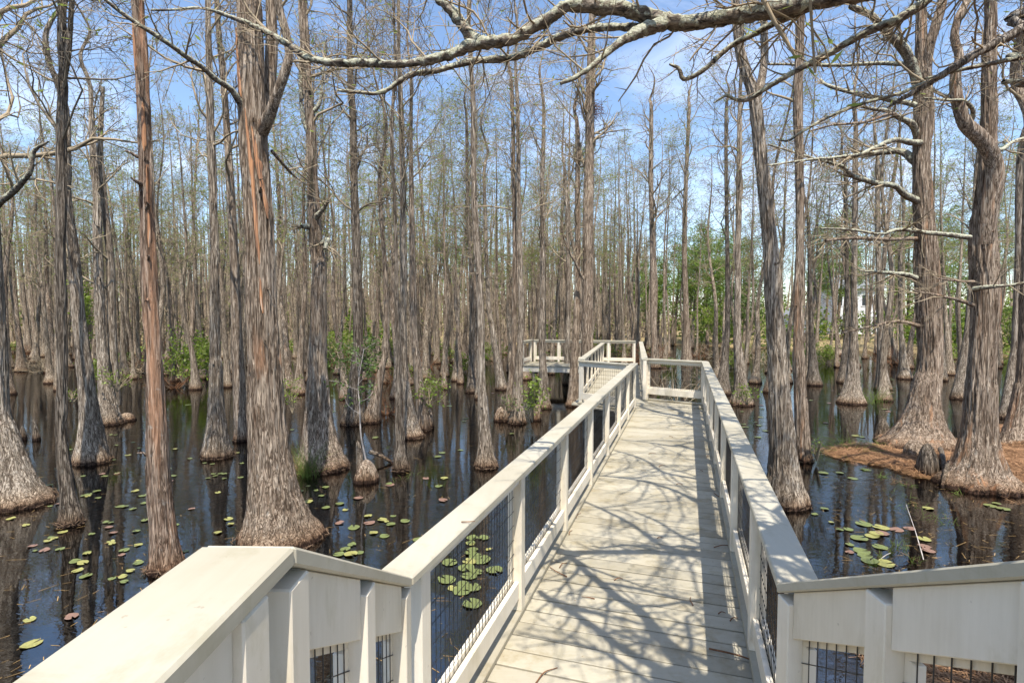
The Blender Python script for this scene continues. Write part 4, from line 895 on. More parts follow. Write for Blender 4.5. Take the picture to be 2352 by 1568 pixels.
# ------------------------------------------------------------------ pines, shrubs, thicket
def leaf_quads(acc, rs, C, size, up=0.3, wid=0.38):
    n = len(C); a_ = nrm(rs.randn(n, 3)*np.array([1, 1, .7])+np.array([0, 0, up])); b_ = nrm(np.cross(a_, rs.randn(n, 3)))
    s = size*(0.55+0.9*rs.rand(n, 1)); V = np.stack([C, C+a_*s*.5+b_*s*wid, C+a_*s, C+a_*s*.5-b_*s*wid], 1)
    acc.add(V, np.arange(4*n).reshape(n, 4))
def pine(x, Y, H, w, label, group, seed):
    rs = np.random.RandomState(seed); g = max(0, float(hgt(np.array(x), np.array(Y))))
    r = thing('pine_tree', label, 'tree', (x, Y, g), 0, group)
    z = np.linspace(-.4, H, 24); P = np.stack([0.25*np.sin(z*.2+seed), 0.2*np.cos(z*.17), z], 1); rad = .2*(1-.9*np.clip(z/H, 0, 1))
    a = Acc(); trunk_mesh(a, P, rad, 12, seed, 0.03, 1); lm, lr = grow(rs, P[None], rad[None], 30, w, 62, 6, .42, .99, .4, .2, .05, .3, .5, .02); 
    a.build('trunk', M['bark_brown'], r, True)
    a = Acc(); a.tubes(lm, lr, 4); a.build('branches', M['twig_dark'], r, True)
    k = 5; C = lm[:, 2:].reshape(-1, 3); C = np.repeat(C, k, 0)+rs.randn(len(C)*k, 3)*np.array([.38, .38, .22]); C = C[rs.rand(len(C)) < .85]
    C = np.repeat(C, 7, 0)+rs.randn(len(C)*7, 3)*.16
    b = Acc(); leaf_quads(b, rs, C, .34, .5, .09); b.build('crown', M['pine'], r)
for i, (vx, vtop, Y, w) in enumerate([(1520, 600, 60, 2.4), (1600, 555, 55, 2.6), (1715, 560, 57, 2.8), (1500, 640, 58, 2.2), (1640, 600, 54, 2.6), (1960, 590, 58, 2.6), (2140, 590, 56, 2.6), (2250, 600, 60, 2.6), (1555, 560, 62, 2.6), (1585, 590, 66, 2.4), (1625, 520, 58, 3.0), (1660, 545, 60, 2.8), (1690, 580, 66, 2.6), (1890, 530, 60, 3.0), (1935, 500, 62, 3.2), (1900, 600, 70, 2.6), (2060, 560, 64, 3.0), (2095, 500, 58, 2.6), (2180, 500, 60, 3.0), (2210, 580, 68, 2.8), (2305, 540, 62, 2.8), (1050, 580, 75, 3.0), (1140, 600, 78, 2.6), (1230, 590, 72, 2.8), (1400, 600, 72, 2.8), (1470, 610, 68, 2.6)]):
    p = atY(vx, vtop, Y)
    side = vx > 1750
    pine(p.x, Y, p.z, w, 'dark green pine on the far shore right of the leaning trunk' if side else 'dark green pine on the far shore beyond the boardwalk decks', 'far shore pines at the right' if side else 'far shore pines beyond the boardwalk', 400+i)
def shrub(label, x0, x1, ytop, ybase, Y, mat='leaf', dens=500, size=0.09, seed=1, name='leafy_shrub', cat='shrub', z0=None):
    rs = np.random.RandomState(seed); c = atY((x0+x1)/2, ybase, Y); t = atY((x0+x1)/2, ytop, Y)
    w = (x1-x0)/2/FPX*Y; h = t.z-c.z; g = c.z if z0 is None else z0
    r = thing(name, label, cat, (c.x, Y, g))
    n = 9; st = np.zeros((n, 6, 3)); d = nrm(rs.randn(n, 3)*np.array([w/h*1.2, w/h*1.2, .15])+np.array([0, 0, 1])); 
    for k in range(1, 6): st[:, k] = st[:, k-1]+d*(h*.95/5)+rs.randn(n, 3)*h*.03
    st[:, :, 2] -= 0.05
    rr = np.repeat(np.linspace(.014, .004, 6)[None], n, 0)*max(1, h*.7)
    tw, tr = grow(rs, st, rr, 9, w*.9, 50, 4, .25, 1, .5, .25, .03, .4, .2, .0025)
    a = Acc(); a.tubes(st, rr, 5); a.tubes(tw, tr, 3); a.build('stems', M['twig'], r, True)
    C = tw[:, 1:].reshape(-1, 3); C = C[rs.randint(0, len(C), dens)]+rs.randn(dens, 3)*size*.8
    b = Acc(); leaf_quads(b, rs, C, size, .2, .3); b.build('leaves', M[mat], r); return r
shrub('yellow green leafy shrub between the pale grey cypress and the orange trunk', 378, 476, 758, 880, 25, 'leaf', 2200, .12, 1, z0=-.05)
shrub('bright green shrub seen through the trunks at the far left', 178, 226, 645, 790, 30, 'leaf', 1700, .13, 2)
shrub('yellow green sprig growing from the gnarled twin-footed base', 246, 292, 838, 895, 15.6, 'leaf', 120, .07, 3)
shrub('small green sprig on the water by the cone based trunk', 157, 176, 890, 920, 16.5, 'leaf', 60, .06, 31)
shrub('wide green bush in front of the shade-darkened trunk clump', 742, 868, 772, 890, 17.0, 'leaf_dark', 1100, .085, 4)
shrub('yellowish low bush against the far trunks behind the knobbly cypress', 752, 815, 758, 795, 36, 'leaf', 700, .14, 41)
shrub('yellow leaved spray between the biggest trunk and the knobbly cypress', 650, 692, 860, 945, 15.5, 'leaf', 260, .065, 5)
shrub('fresh bright green bush at the foot of the torn bark cypress', 952, 1020, 852, 930, 15.2, 'leaf', 420, .075, 6)
shrub('fresh green bush on the rusty root clump beside the left railing', 1200, 1246, 862, 965, 15.2, 'leaf', 520, .075, 7)
shrub('tiny leafy plant on the water left of the rusty root clump', 1150, 1185, 900, 945, 16.0, 'leaf_dark', 90, .06, 71)
shrub('bright green sprig at the foot of the buttressed cypress by the right railing', 1698, 1735, 876, 925, 15.5, 'leaf', 170, .07, 8)
shrub('small light green bush in the water at the right background', 1876, 1932, 790, 838, 37, 'leaf', 900, .12, 9)
shrub('round light green bush behind the two broad island trees', 2160, 2220, 785, 836, 34, 'leaf', 1000, .12, 10)
shrub('dark evergreen bush on the shore behind the leaning cypress', 1686, 1762, 650, 770, 50, 'leaf_dark', 2600, .18, 11)
shrub('green leaved bush under the far pines at the right of the cross railing', 1610, 1665, 690, 775, 52, 'leaf', 1800, .17, 12)
shrub('low green bush between stems far behind the twin trunks', 1110, 1160, 785, 830, 36, 'leaf', 500, .13, 13)
shrub('leafy shoot with few leaves on the reddish trunk foot', 1868, 1884, 1000, 1052, 11.6, 'leaf', 60, .045, 14)
shrub('dark leaved shrub close under the biggest far right trunks', 2300, 2350, 700, 800, 40, 'leaf', 900, .14, 15)
# low bushes and brushy clumps along the far waterline
PR = [shrub('low yellow green bush on the far waterline among the trunks', 0, 40, 800, 840, 32, 'leaf', 420, .12, 70+k, z0=-.05) for k in range(2)]+[shrub('low yellow green bush on the far waterline among the trunks', 0, 30, 800, 840, 32, 'leaf_dark', 380, .11, 75, z0=-.05)]
def bshrub(seed):
    rs = np.random.RandomState(seed); o_ = thing('brushy_clump', 'brown brushy clump at the far waterline among the trunks', 'shrub'); n = 14
    st = np.zeros((n, 6, 3)); d = nrm(rs.randn(n, 3)*np.array([.7, .7, .15])+np.array([0, 0, .8])); st[:, 0, :2] = rs.randn(n, 2)*.25
    for k in range(1, 6): d = nrm(d+rs.randn(n, 3)*.22); st[:, k] = st[:, k-1]+d*.24
    st[:, :, 2] -= .08; rr = np.repeat(np.linspace(.02, .007, 6)[None], n, 0); tw, tr = grow(rs, st, rr, 8, .6, 50, 4, .2, 1, .5, .3, .02, .4, .2, .005)
    a = Acc(); a.tubes(st, rr, 4); a.tubes(tw, tr, 3); a.build('stems', M['rust' if seed % 2 else 'twig'], o_, True); return o_
PR2 = [bshrub(90), bshrub(91)]
rb_ = random.Random(15); first = {o.name for o in PR+PR2}; nb = 0
while nb < 64:
    Y = rb_.uniform(25, 50); x = rb_.uniform(-.97, .97)*Y; vx = 1176+FPX*x/Y
    if min(seg_d((x, Y), *s) for s in WALK) < 2.2 or (Y < 30 and 1150 < vx < 1640): continue
    gr = rb_.random() < .5; src = rb_.choice(PR if gr else PR2); sc = rb_.uniform(.7, 1.5)
    if src.name in first: o_ = src; first.discard(src.name); o_.location = (x, Y, 0); o_.scale = (sc, sc, sc)
    else: o_ = copy_tree(src, (x, Y, 0), rb_.uniform(0, 6.28), (sc, sc, sc*rb_.uniform(.7, 1.2)))
    sd = 'left of the boardwalk' if vx < 1180 else 'right of the far decks'
    o_['label'] = ('low yellow green bush on the far waterline ' if gr else 'brown brushy clump at the far waterline ')+sd; o_['group'] = ('far waterline bushes ' if gr else 'far waterline brush ')+sd; nb += 1
# bare brush beyond the cross railing
def brush(label, x, ybase, Y, h, w, seed, mat='twig', name='bare_bush'):
    rs = np.random.RandomState(seed); c = atY(x, ybase, Y); r = thing(name, label, 'shrub', (c.x, Y, 0)); n = 12
    st = np.zeros((n, 7, 3)); d = nrm(rs.randn(n, 3)*np.array([w, w, .2])+np.array([0, 0, .8]))
    for k in range(1, 7): d = nrm(d+rs.randn(n, 3)*.25); st[:, k] = st[:, k-1]+d*h/6
    st[:, :, 2] -= .1
    rr = np.repeat(np.linspace(.02, .006, 7)[None], n, 0)
    tw, tr = grow(rs, st, rr, 8, h*.5, 50, 5, .2, 1, .5, .3, .02, .4, .2, .004)
    a = Acc(); a.tubes(st, rr, 5); a.tubes(tw, tr, 3); a.build('stems', M[mat], r, True)
brush('tangle of bare pale branches in the water behind the cross railing', 1560, 860, 19, 1.9, .9, 1)
brush('bare brown brush behind the tall trunks right of the cross railing', 1620, 850, 25, 2.2, .8, 2)
brush('brown twiggy brush under the yellow green shrub at the left', 400, 885, 24, 1.3, 1.0, 3, 'rust')
brush('reddish twiggy brush at the foot of the shade-darkened trunk clump', 885, 930, 17.5, 1.1, .9, 4, 'rust')
# thicket along the far shore
rs = np.random.RandomState(8); n = 500
X = rs.uniform(-75, 85, n); Yt = 59+4*np.sin(X*.11)+3*np.sin(X*.047+1)-np.clip(X-10, 0, 40)*.45+rs.uniform(0, 16, n)
w_ = np.where(X > 2, 1, .7); sel = (rs.rand(n) < w_) & (vnoise(np.stack([X*.13, Yt*.1, 0*X], 1)) > -.12); X, Yt = X[sel], Yt[sel]; n = len(X)
ht = rs.uniform(.8, 4.6, n)*np.where(X > 8, 1.15, .8)
C = np.stack([X, Yt, hgt(X, Yt)], -1); k = 110
C = np.repeat(C, k, 0); hh = np.repeat(ht, k); u = rs.rand(len(C)); C[:, 2] += hh*u; C[:, :2] += rs.randn(len(C), 2)*(np.repeat(rs.uniform(.4, 1.3, n), k)*(1-.5*u))[:, None]
a = Acc(); sel = rs.rand(len(C)) < .62; leaf_quads(a, rs, C[sel], .34, .3, .3)
tag(a.build('shore_thicket', M['leaf'], None), 'yellow green thicket along the far shore', 'thicket', kind='stuff')
a = Acc(); leaf_quads(a, rs, C[~sel], .34, .3, .3)
tag(a.build('evergreen_thicket', M['leaf_dark'], None), 'darker evergreen undergrowth along the far shore', 'thicket', kind='stuff')

n = 900; X = rs.uniform(-115, 115, n); Yt = rs.uniform(84, 112, n); C = np.stack([X, Yt, hgt(X, Yt)], -1); ht = rs.uniform(3, 10, n)*np.where(X > 15, .8, 1.0); k = 70
C = np.repeat(C, k, 0); hh = np.repeat(ht, k); u = rs.rand(len(C)); C[:, 2] += hh*u; C[:, :2] += rs.randn(len(C), 2)*(np.repeat(rs.uniform(.8, 2.2, n), k)*(1-.6*u))[:, None]
M['brushy'] = plain('far_brush', (0.21, 0.175, 0.105), .8, .5, .6, .1)
a = Acc(); sel = rs.rand(len(C)) < .7; leaf_quads(a, rs, C[sel], .6, .8, .16)
tag(a.build('far_brush', M['brushy'], None), 'olive brown brush closing the gaps far behind the trunks', 'brush', kind='stuff')
a = Acc(); leaf_quads(a, rs, C[~sel], .5, .3, .3)
tag(a.build('far_greenery', M['leaf'], None), 'spots of spring green far behind the trunks', 'greenery', kind='stuff')

# ------------------------------------------------------------------ house far behind on the right
Yh = 76; p0, p1 = atY(1952, 745, Yh), atY(1990, 745, Yh); g = 0.7
hs = thing('white_house', 'white house with tall windows glimpsed between trunks at the right', 'house', (p0.x, Yh, g))
def hb(name, c, sx, sy, sz, mat, par=None):
    a = Acc(); a.box(c, (sx/2, 0, 0), (0, sy/2, 0), (0, 0, sz/2), 0.0); o = a.build(name, M[mat], par or hs, loc=(p0.x, Yh, g)); return o
hb('wall', (p0.x+1.2, Yh+3, g+3.2), 6.5, 6, 6.4, 'siding')
a = Acc(); cx = p0.x+1.2
a.add([(cx-3.6, Yh-.4, g+6.4), (cx+3.6, Yh-.4, g+6.4), (cx+3.6, Yh+6.4, g+6.4), (cx-3.6, Yh+6.4, g+6.4), (cx-3.6, Yh+3, g+9), (cx+3.6, Yh+3, g+9)], [(0, 1, 5, 4), (2, 3, 4, 5), (3, 2, 1, 0)], [(0, 4, 3), (1, 2, 5)])
a.build('roof', M['shingle'], hs, loc=(p0.x, Yh, g))
for dx in (-1.6, 0.2, 2.0, 3.6):
    for dz in (1.8, 4.8):
        f = hb('window', (p0.x+dx, Yh-.03, g+dz), 1.1, .08, 1.7, 'siding'); q_ = Acc()
        q_.box((p0.x+dx, Yh-.075, g+dz), (.42, 0, 0), (0, .01, 0), (0, 0, .72)); q_.build('pane', M['pane'], f)
        f.children[0].matrix_parent_inverse.identity()
        f.children[0].data.transform(__import__('mathutils').Matrix.Translation((-p0.x, -Yh, -g)))
        f.children[0].location = (0, 0, 0)
Yb = 72; pb = atY(1857, 752, Yb)
bs = thing('blue_cottage', 'pale blue cottage gable half hidden behind trunks left of the white house', 'house', (pb.x, Yb, .6))
M['blue'] = plain('pale_blue_siding', (0.50, 0.58, 0.66), .6, .05, 1)
a = Acc(); a.box((pb.x, Yb+2, 2.0), (1.5, 0, 0), (0, 2, 0), (0, 0, 1.4)); a.build('wall', M['blue'], bs, loc=(pb.x, Yb, .6))
a = Acc(); cx = pb.x; a.add([(cx-1.8, Yb-.3, 3.4), (cx+1.8, Yb-.3, 3.4), (cx, Yb-.3, 4.7), (cx-1.8, Yb+4.3, 3.4), (cx+1.8, Yb+4.3, 3.4), (cx, Yb+4.3, 4.7)], [(0, 2, 5, 3), (1, 4, 5, 2), (0, 3, 4, 1)], [(0, 1, 2), (3, 5, 4)]); a.build('roof', M['shingle'], bs, loc=(pb.x, Yb, .6))

# ------------------------------------------------------------------ lily pads
def pad_mesh(name, r, mat, seed):
    rs = np.random.RandomState(seed); n = 26; th = np.linspace(.22, 2*PI-.22, n)
    rad = r*(1+.05*np.sin(th*2+seed)+.03*rs.randn(n)); V = [(0, 0, .004)]; 
    for k, f in enumerate((.5, .85, 1.0)):
        z = .004+.002*np.array(th*0)+(0.010*np.maximum(0, np.sin(th*1.5+seed))**3 if k == 2 else 0)+.003*(k == 1)
        V += [(rad[i]*f*math.cos(th[i]), rad[i]*f*math.sin(th[i])*(.93), float(z[i])) for i in range(n)]
    F3 = [(0, 1+i, 2+i) for i in range(n-1)]; F4 = []
    for k in (0, 1): F4 += [(1+k*n+i, 1+(k+1)*n+i, 2+(k+1)*n+i, 2+k*n+i) for i in range(n-1)]
    return link_mesh(name, V, [np.array(F4), np.array(F3)], M[mat], None, True)
PADS = {}
for col in ('green', 'yellow', 'red'):
    PADS[col] = [pad_mesh('lily_pad', 1.0, 'pad_'+col, 3*k+len(col)) for k in range(3)]
fresh = {o.name for v in PADS.values() for o in v}
rnd = random.Random(4); NP = 0
def pad(x, y, col, r, label, group):
    global NP
    p = at(x, y, 0.0)
    if abs(p.x) > 60 or p.y > 45: return
    if min(seg_d((p.x, p.y), *s) for s in WALK[:2]) < 1.0: return
    for hx, hy, hr in HAND:
        if math.hypot(p.x-hx, p.y-hy) < hr*1.25+.1: return
    if float(hgt(np.array(p.x), np.array(p.y))) > -.04: return
    src = PADS[col][rnd.randrange(3)]
    if src.name in fresh: o = src; fresh.discard(src.name)
    else: o = src.copy(); COL.objects.link(o)
    o.location = (p.x, p.y, .003+.0012*(NP % 7)); o.rotation_euler = (rnd.uniform(-.03, .03), rnd.uniform(-.03, .03), rnd.uniform(0, 6.28)); o.scale = (r*.78, r*.78, 1)
    tag(o, label, 'lily pad', group); NP += 1
GRN = lambda where: {'green': 'round green lily pad '+where, 'yellow': 'yellowing lily pad '+where, 'red': 'reddish brown lily pad '+where}
def cluster(ptsg, where, group, r0=.105, off=(0, 0), s=.5):
    L_ = GRN(where)
    for col, pts in ptsg.items():
        for t in pts:
            if col == 'red' and rnd.random() < .4: continue
            pad(off[0]+t[0]*s, off[1]+t[1]*s, col, r0*(t[2] if len(t) > 2 else 1)*rnd.uniform(.85, 1.15), L_[col], col+' pads '+group)
cluster({'green': [(345, 1010, 1.35), (400, 970), (275, 955, 1.1), (570, 960, 1.3), (570, 1105), (635, 1020), (385, 710), (405, 703), (540, 605), (610, 770), (655, 710, 1.1), (660, 745), (980, 610), (1030, 610), (1030, 630), (480, 620), (530, 430), (640, 490), (610, 465), (470, 405), (510, 430), (230, 757, .8), (160, 962, .7), (510, 833, .7), (450, 720), (520, 545), (940, 560), (975, 565), (1110, 560), (1105, 625)],
         'yellow': [(50, 815), (120, 845), (250, 905, .8), (355, 1055, 1.15), (600, 1055), (635, 935, .9), (145, 1390, 1.4), (135, 1280), (400, 975, .9), (515, 930), (1060, 840), (1000, 880), (565, 1080, 1.1), (1000, 695)],
         'red': [(60, 845), (150, 940), (205, 960), (130, 1250, 1.1), (330, 1265, 1.25), (190, 1320), (265, 1230, .9), (520, 880), (515, 910), (500, 855), (560, 980), (575, 905), (955, 690), (535, 608), (880, 770), (470, 610), (620, 905)]}, 'floating on the left pond among the near trunks', 'on the left pond', .07, (0, 784))
cluster({'green': [(200, 690), (320, 765, .9), (385, 747, 1.1), (450, 855, 1.15), (590, 895, 1.15), (620, 840), (685, 826), (410, 955, .9), (440, 935, .8), (380, 980, .9), (475, 970, .8), (840, 665), (855, 512), (835, 530), (965, 355), (955, 368), (600, 300), (550, 440), (630, 803, .6), (275, 685, .7), (320, 670, .8), (300, 710, .7), (610, 655), (545, 445), (940, 500)],
         'yellow': [(240, 735, 1.1), (410, 775, .8), (540, 880), (580, 820), (515, 803, .8), (435, 978, 1.1), (240, 665, .7), (865, 628), (600, 828, .6)],
         'red': [(520, 835), (385, 835, .8), (470, 720, 1.0), (860, 730), (615, 660), (890, 575), (780, 630)]}, 'floating between the biggest trunk and the left railing', 'in the pond middle', .095, (588, 784))
K = .3189/1.27551
cluster({'green': [(340, 620, 1.15), (370, 465, 1.1), (520, 515, 1.15), (545, 590), (615, 552, .9), (660, 435, 1.3), (490, 662, .9), (480, 722, 1.2), (580, 695, 1.2), (575, 845, 1.3), (780, 535, 1.2), (680, 240), (575, 235, .8), (580, 345, .8), (560, 375, .9), (605, 410, .9), (560, 285, .8), (80, 255, .8)],
         'yellow': [(550, 460), (390, 700, .6), (725, 345, .5), (560, 290, .7)], 'red': [(680, 720, 1.2), (605, 490, .6)]}, 'seen through the wire mesh of the left railing', 'behind the left mesh', .118, (1200/1.27551, 1500/1.27551), K)
cluster({'green': [(440, 840, 1.1), (420, 905, 1.2), (430, 965, 1.25), (470, 1010, 1.2), (515, 945, 1.3), (445, 985), (330, 865, .6), (215, 795, .7), (375, 935, .7), (255, 605), (330, 605, .8), (390, 630), (450, 590), (1020, 755, 1.0), (1050, 745, .8), (1080, 770), (370, 865, .8), (260, 770, .7)],
         'yellow': [(520, 855, 1.5), (480, 895, 1.2), (715, 908, 1.1), (540, 1022, 1.1), (290, 832, .5), (735, 768), (500, 885)], 'red': [(590, 866, 1.1), (460, 870), (650, 860), (735, 962), (720, 943, .8), (375, 970, .6), (525, 882), (740, 992), (640, 755), (1170, 805)]}, 'floating on the right pond beside the straw island', 'on the right pond', .115, (1764, 784))
rr_ = random.Random(19); c0 = NP
while NP-c0 < 45:
    pad(rr_.uniform(60, 560), rr_.uniform(1010, 1330), rr_.choices(['green', 'yellow', 'red'], [6, 4, 1])[0], rr_.uniform(.05, .09), 'small lily pad scattered alone on the left pond between the front trunks', 'small pads left pond')
rr_ = random.Random(9); c0 = NP
while NP-c0 < 62:
    x, y = rr_.choice([(rr_.uniform(200, 1180), rr_.gauss(905, 45)), (rr_.uniform(640, 1200), rr_.gauss(960, 60)), (rr_.uniform(1850, 2030), rr_.gauss(945, 30)), (rr_.uniform(1700, 1760), rr_.uniform(930, 1010)), (rr_.uniform(1890, 2060), rr_.uniform(860, 980))])
    if y < 850: continue
    sd = x > 1500
    pad(x, y, rr_.choices(['green', 'yellow', 'red'], [7, 2, 1])[0], rr_.uniform(.08, .13), 'small distant lily pad on the water right of the boardwalk' if sd else 'small distant lily pad on the water left of the boardwalk', 'far pads right' if sd else 'far pads left')
for v in PADS.values():
    for o in v:
        if o.name in fresh: bpy.data.objects.remove(o)

# ------------------------------------------------------------------ grass, straw, stumps, debris
def grass(label, x, y, n, h, spread, seed, mat='grass', lean=.6, name='grass_tuft', ground=0.0):
    rs = np.random.RandomState(seed); p = at(x, y, ground); N_ = n
    P = np.zeros((N_, 6, 3)); P[:, 0, :2] = rs.randn(N_, 2)*spread; P[:, 0, 2] = -.05; d = nrm(rs.randn(N_, 3)*np.array([lean, lean, .1])+np.array([0, 0, 1])); L_ = h*(.5+.7*rs.rand(N_, 1))
    for k in range(1, 6): P[:, k] = P[:, k-1]+d*L_/5; d = nrm(d+np.array([0, 0, -.16])+d*np.array([.2, .2, 0]))
    a = Acc(); a.tubes(P, np.repeat(np.linspace(.0042, .0008, 6)[None], N_, 0), 3); o = a.build(name, M[mat], None, True, loc=(0, 0, 0)); o.location = p
    tag(o, label, 'grass'); return o
grass('tall yellow green grass tuft at the foot of the twisted knobbly cypress', 706, 1092, 150, .75, .10, 1, lean=.3)
grass('dry straw coloured grass beside the green tuft on the knobbly cypress foot', 682, 1085, 90, .5, .12, 2, 'straw', .5)
grass('long bent green grass at the tip of the straw island', 1945, 1036, 130, .75, .22, 3, lean=.9)
grass('bleached green grass blades on the island edge by the broad cypress', 2000, 1028, 70, .35, .14, 4, lean=.7)
grass('upright grass tuft on the foot of the pale ribbed cypress', 2002, 925, 110, 1.0, .25, 5, lean=.4)
for i, (x, y) in enumerate([(2050, 1130), (2072, 1140), (2095, 1160), (2060, 1165), (2130, 1190), (2150, 1196), (2170, 1188), (2185, 1205), (2115, 1178)]):
    g_ = grass('sparse green water grass poking up in front of the elbow cypress', x, y, 16, .16, .07, 20+i, lean=.9, name='water_grass'); g_['group'] = 'water grass sprigs'
for i, (x, y) in enumerate([(2050, 1270), (2062, 1255), (2030, 1285), (2078, 1262), (2100, 1290), (2010, 1300)]):
    g_ = grass('thin upright green shoots among the right lily pads', x, y, 9, .20, .03, 40+i, lean=.25, name='water_grass'); g_['group'] = 'shoots among the pads'
for i, (x, y) in enumerate([(930, 1098), (915, 1105), (955, 1090), (1000, 1290), (905, 1028)]):
    g_ = grass('few thin shoots standing in the pond middle', x, y, 7, .18, .05, 60+i, lean=.6, name='water_grass'); g_['group'] = 'shoots in the pond middle'
for i, (x, y) in enumerate([(1962, 1062), (1985, 1075), (2025, 1092), (2062, 1104), (2088, 1112), (1940, 1050), (2330, 1150), (2200, 1132)]):
    g_ = grass('small grass sprig on the wet edge of the straw island', x, y, 14, .16, .05, 80+i, 'grass' if i % 3 else 'straw', .8, ground=.03); g_['group'] = 'island edge sprigs'
rs = np.random.RandomState(21)                              # pine straw on the banks
n = 60000; X = np.concatenate([rs.uniform(6.6, 16, n//2), rs.uniform(3.2, 9.5, n//2)]); Yp = np.concatenate([rs.uniform(8.6, 15, n//2), rs.uniform(.4, 6.6, n//2)])
Z = hgt(X, Yp); s_ = Z > -.03; X, Yp, Z = X[s_], Yp[s_], Z[s_]; n = len(X)
an = rs.rand(n)*2*PI; l_ = rs.uniform(.06, .13, n); d = np.stack([np.cos(an), np.sin(an), rs.randn(n)*.16], -1); nn = np.stack([-np.sin(an), np.cos(an), 0*an], -1)*rs.uniform(.002, .0045, (n, 1))
C = np.stack([X, Yp, Z+rs.uniform(.004, .04, n)], -1); A0, A1 = C-d*l_[:, None], C+d*l_[:, None]; Mi = C+np.array([0, 0, .012])
V = np.stack([A0-nn, A0+nn, Mi+nn, Mi-nn, A1-nn, A1+nn], 1); i6 = np.arange(n)[:, None]*6
tag(link_mesh('pine_straw', V.reshape(-1, 3), [np.concatenate([i6+np.array([0, 1, 2, 3]), i6+np.array([3, 2, 5, 4])])], M['straw'], None, False), 'rusty brown pine straw covering the banks', 'pine straw', kind='stuff')
def knee(label, x, y, h, r, seed, mat='bark_brown', name='cypress_knee', ground=0.0):
    p = at(x, y, ground); rs = np.random.RandomState(seed); z = np.linspace(-.4, h, 26); t = np.clip(z/h, 0, 1)
    rad = r*(1.25-.35*t)*np.sqrt(np.clip(1-t**3, .001, 1)); P = np.stack([.06*h*np.sin(z*3+seed), .05*h*np.cos(z*2), z], 1)
    a = Acc(); trunk_mesh(a, P, rad, 40, seed, .16, .5, .008, .12)
    k = len(a.V[0]); a.add([P[-1]+np.array([0, 0, .004])], np.zeros((0, 3), int)); ring = np.arange(k-40, k)
    a.F.append(np.stack([ring, np.roll(ring, -1), np.full(40, k)], 1))
    o = a.build(name, M[mat], None, True); o.location = (p.x, p.y+r, ground); tag(o, label, 'stump')
knee('dark wet cypress knee at the island edge left of the broad cypress', 2036, 1010, .52, .16, 1, 'bark_dark')
knee('thin broken dead snag in the water at the far left', 74, 1012, .55, .06, 2, 'bark_dark')
knee('short dark snag beside the thin snag at the left', 48, 1010, .35, .05, 3, 'bark_dark')
knee('brown knee at the root of the gnarled twin-footed cypress', 284, 968, .25, .14, 4)
knee('rusty ribbed knee on the root clump left of the railing', 1150, 968, .42, .17, 5)
knee('small brown knee right of the fresh green bush on the root clump', 1232, 966, .5, .13, 6)
knee('brown fibrous stump holding a thin sapling in the pond middle', 834, 1110, .42, .15, 7, 'bark_brown', 'tree_stump')
knee('narrow knee against the fibrous stump', 822, 1090, .68, .07, 8, 'bark_grey')
knee('arched dark root knob between the two broad island trees', 2146, 1085, .55, .15, 9, 'bark_dark', ground=.1)
knee('low root knob under the broad cypress on the straw island', 2118, 1050, .35, .17, 10, 'bark_brown', ground=.1)
knee('brown knee at the torn bark cypress foot', 985, 985, .55, .12, 11)
def tubething(name, label, cat, pts, r, mat, sides=8, group=None):
    q = smooth_path(np.array(pts, float), 24); a = Acc(); o = q[0, :3].copy(); q[:, :3] -= o
    rr = np.linspace(r, r*.45, 24)*(1+.15*vnoise(q*9)); a.tubes(q[None], rr[None], sides); ob = a.build(name, M[mat], None, True); ob.location = o; tag(ob, label, cat, group); return ob
p = at(845, 1075); tubething('fallen_log', 'short dark log slanting into the water behind the fibrous stump', 'log', [(p.x-.1, p.y+.5, .22), (p.x+.15, p.y+.45, .16), (p.x+.42, p.y+.35, .02), (p.x+.55, p.y+.3, -.1)], .055, 'bark_dark')
sp_ = at(834, 1108); st = [(sp_.x, sp_.y+.2, .4), *[tuple(atY(x, y, sp_.y+.2)) for (x, y) in ((829, 1000), (826, 930), (823, 880), (836, 800))]]
sap = thing('sapling', 'thin pale sapling with dark leaves growing from the fibrous stump', 'sapling', st[0])
q = smooth_path(np.array(st), 20)-np.array(st[0]); a = Acc(); a.tubes(q[None], np.linspace(.018, .006, 20)[None], 6); rs = np.random.RandomState(5)
t2, tr = grow(rs, q[None], np.linspace(.018, .006, 20)[None], 12, .8, 55, 5, .4, 1, .5, .2, .02, .3, .2, .003); a.tubes(t2, tr, 4); a.build('stem', M['dead'], sap, True)
b = Acc(); C = t2[:, 2:].reshape(-1, 3); C = C[rs.randint(0, len(C), 260)]+rs.randn(260, 3)*.05; leaf_quads(b, rs, C, .065, .2, .26); b.build('leaves', M['leaf_dark'], sap)
p = at(2098, 1190); tubething('fallen_twig', 'long pale bare twig standing in the right pond', 'twig', [(*at(2124, 1290)[:2], -.02), (*at(2105, 1245)[:2], .10), (*at(2092, 1215)[:2], .16), (*at(2080, 1196)[:2], .26)], .008, 'dead', 6)
p = at(2035, 1282); tubething('fallen_twig', 'short pale stick lying across the right lily pads', 'twig', [(p.x-.10, p.y-.05, .02), (p.x+.02, p.y+.02, .04), (p.x+.13, p.y+.10, .03)], .008, 'dead', 6)
for i, (x0, y0, x1, y1) in enumerate([(2130, 1032, 2160, 1090), (2160, 1030, 2172, 1110), (2140, 1030, 2120, 1075), (2185, 1060, 2165, 1118)]):
    p0, p1 = at(x0, y0, .3), at(x1, y1, .02); tubething('cypress_root', 'gnarled dark root arching down to the water between the broad island trees', 'root', [tuple(p0), tuple((p0+p1)/2+Vector((0, 0, .14))), tuple(p1), (p1.x, p1.y-.1, -.12)], .055, 'bark_dark', 8, 'arching island roots')
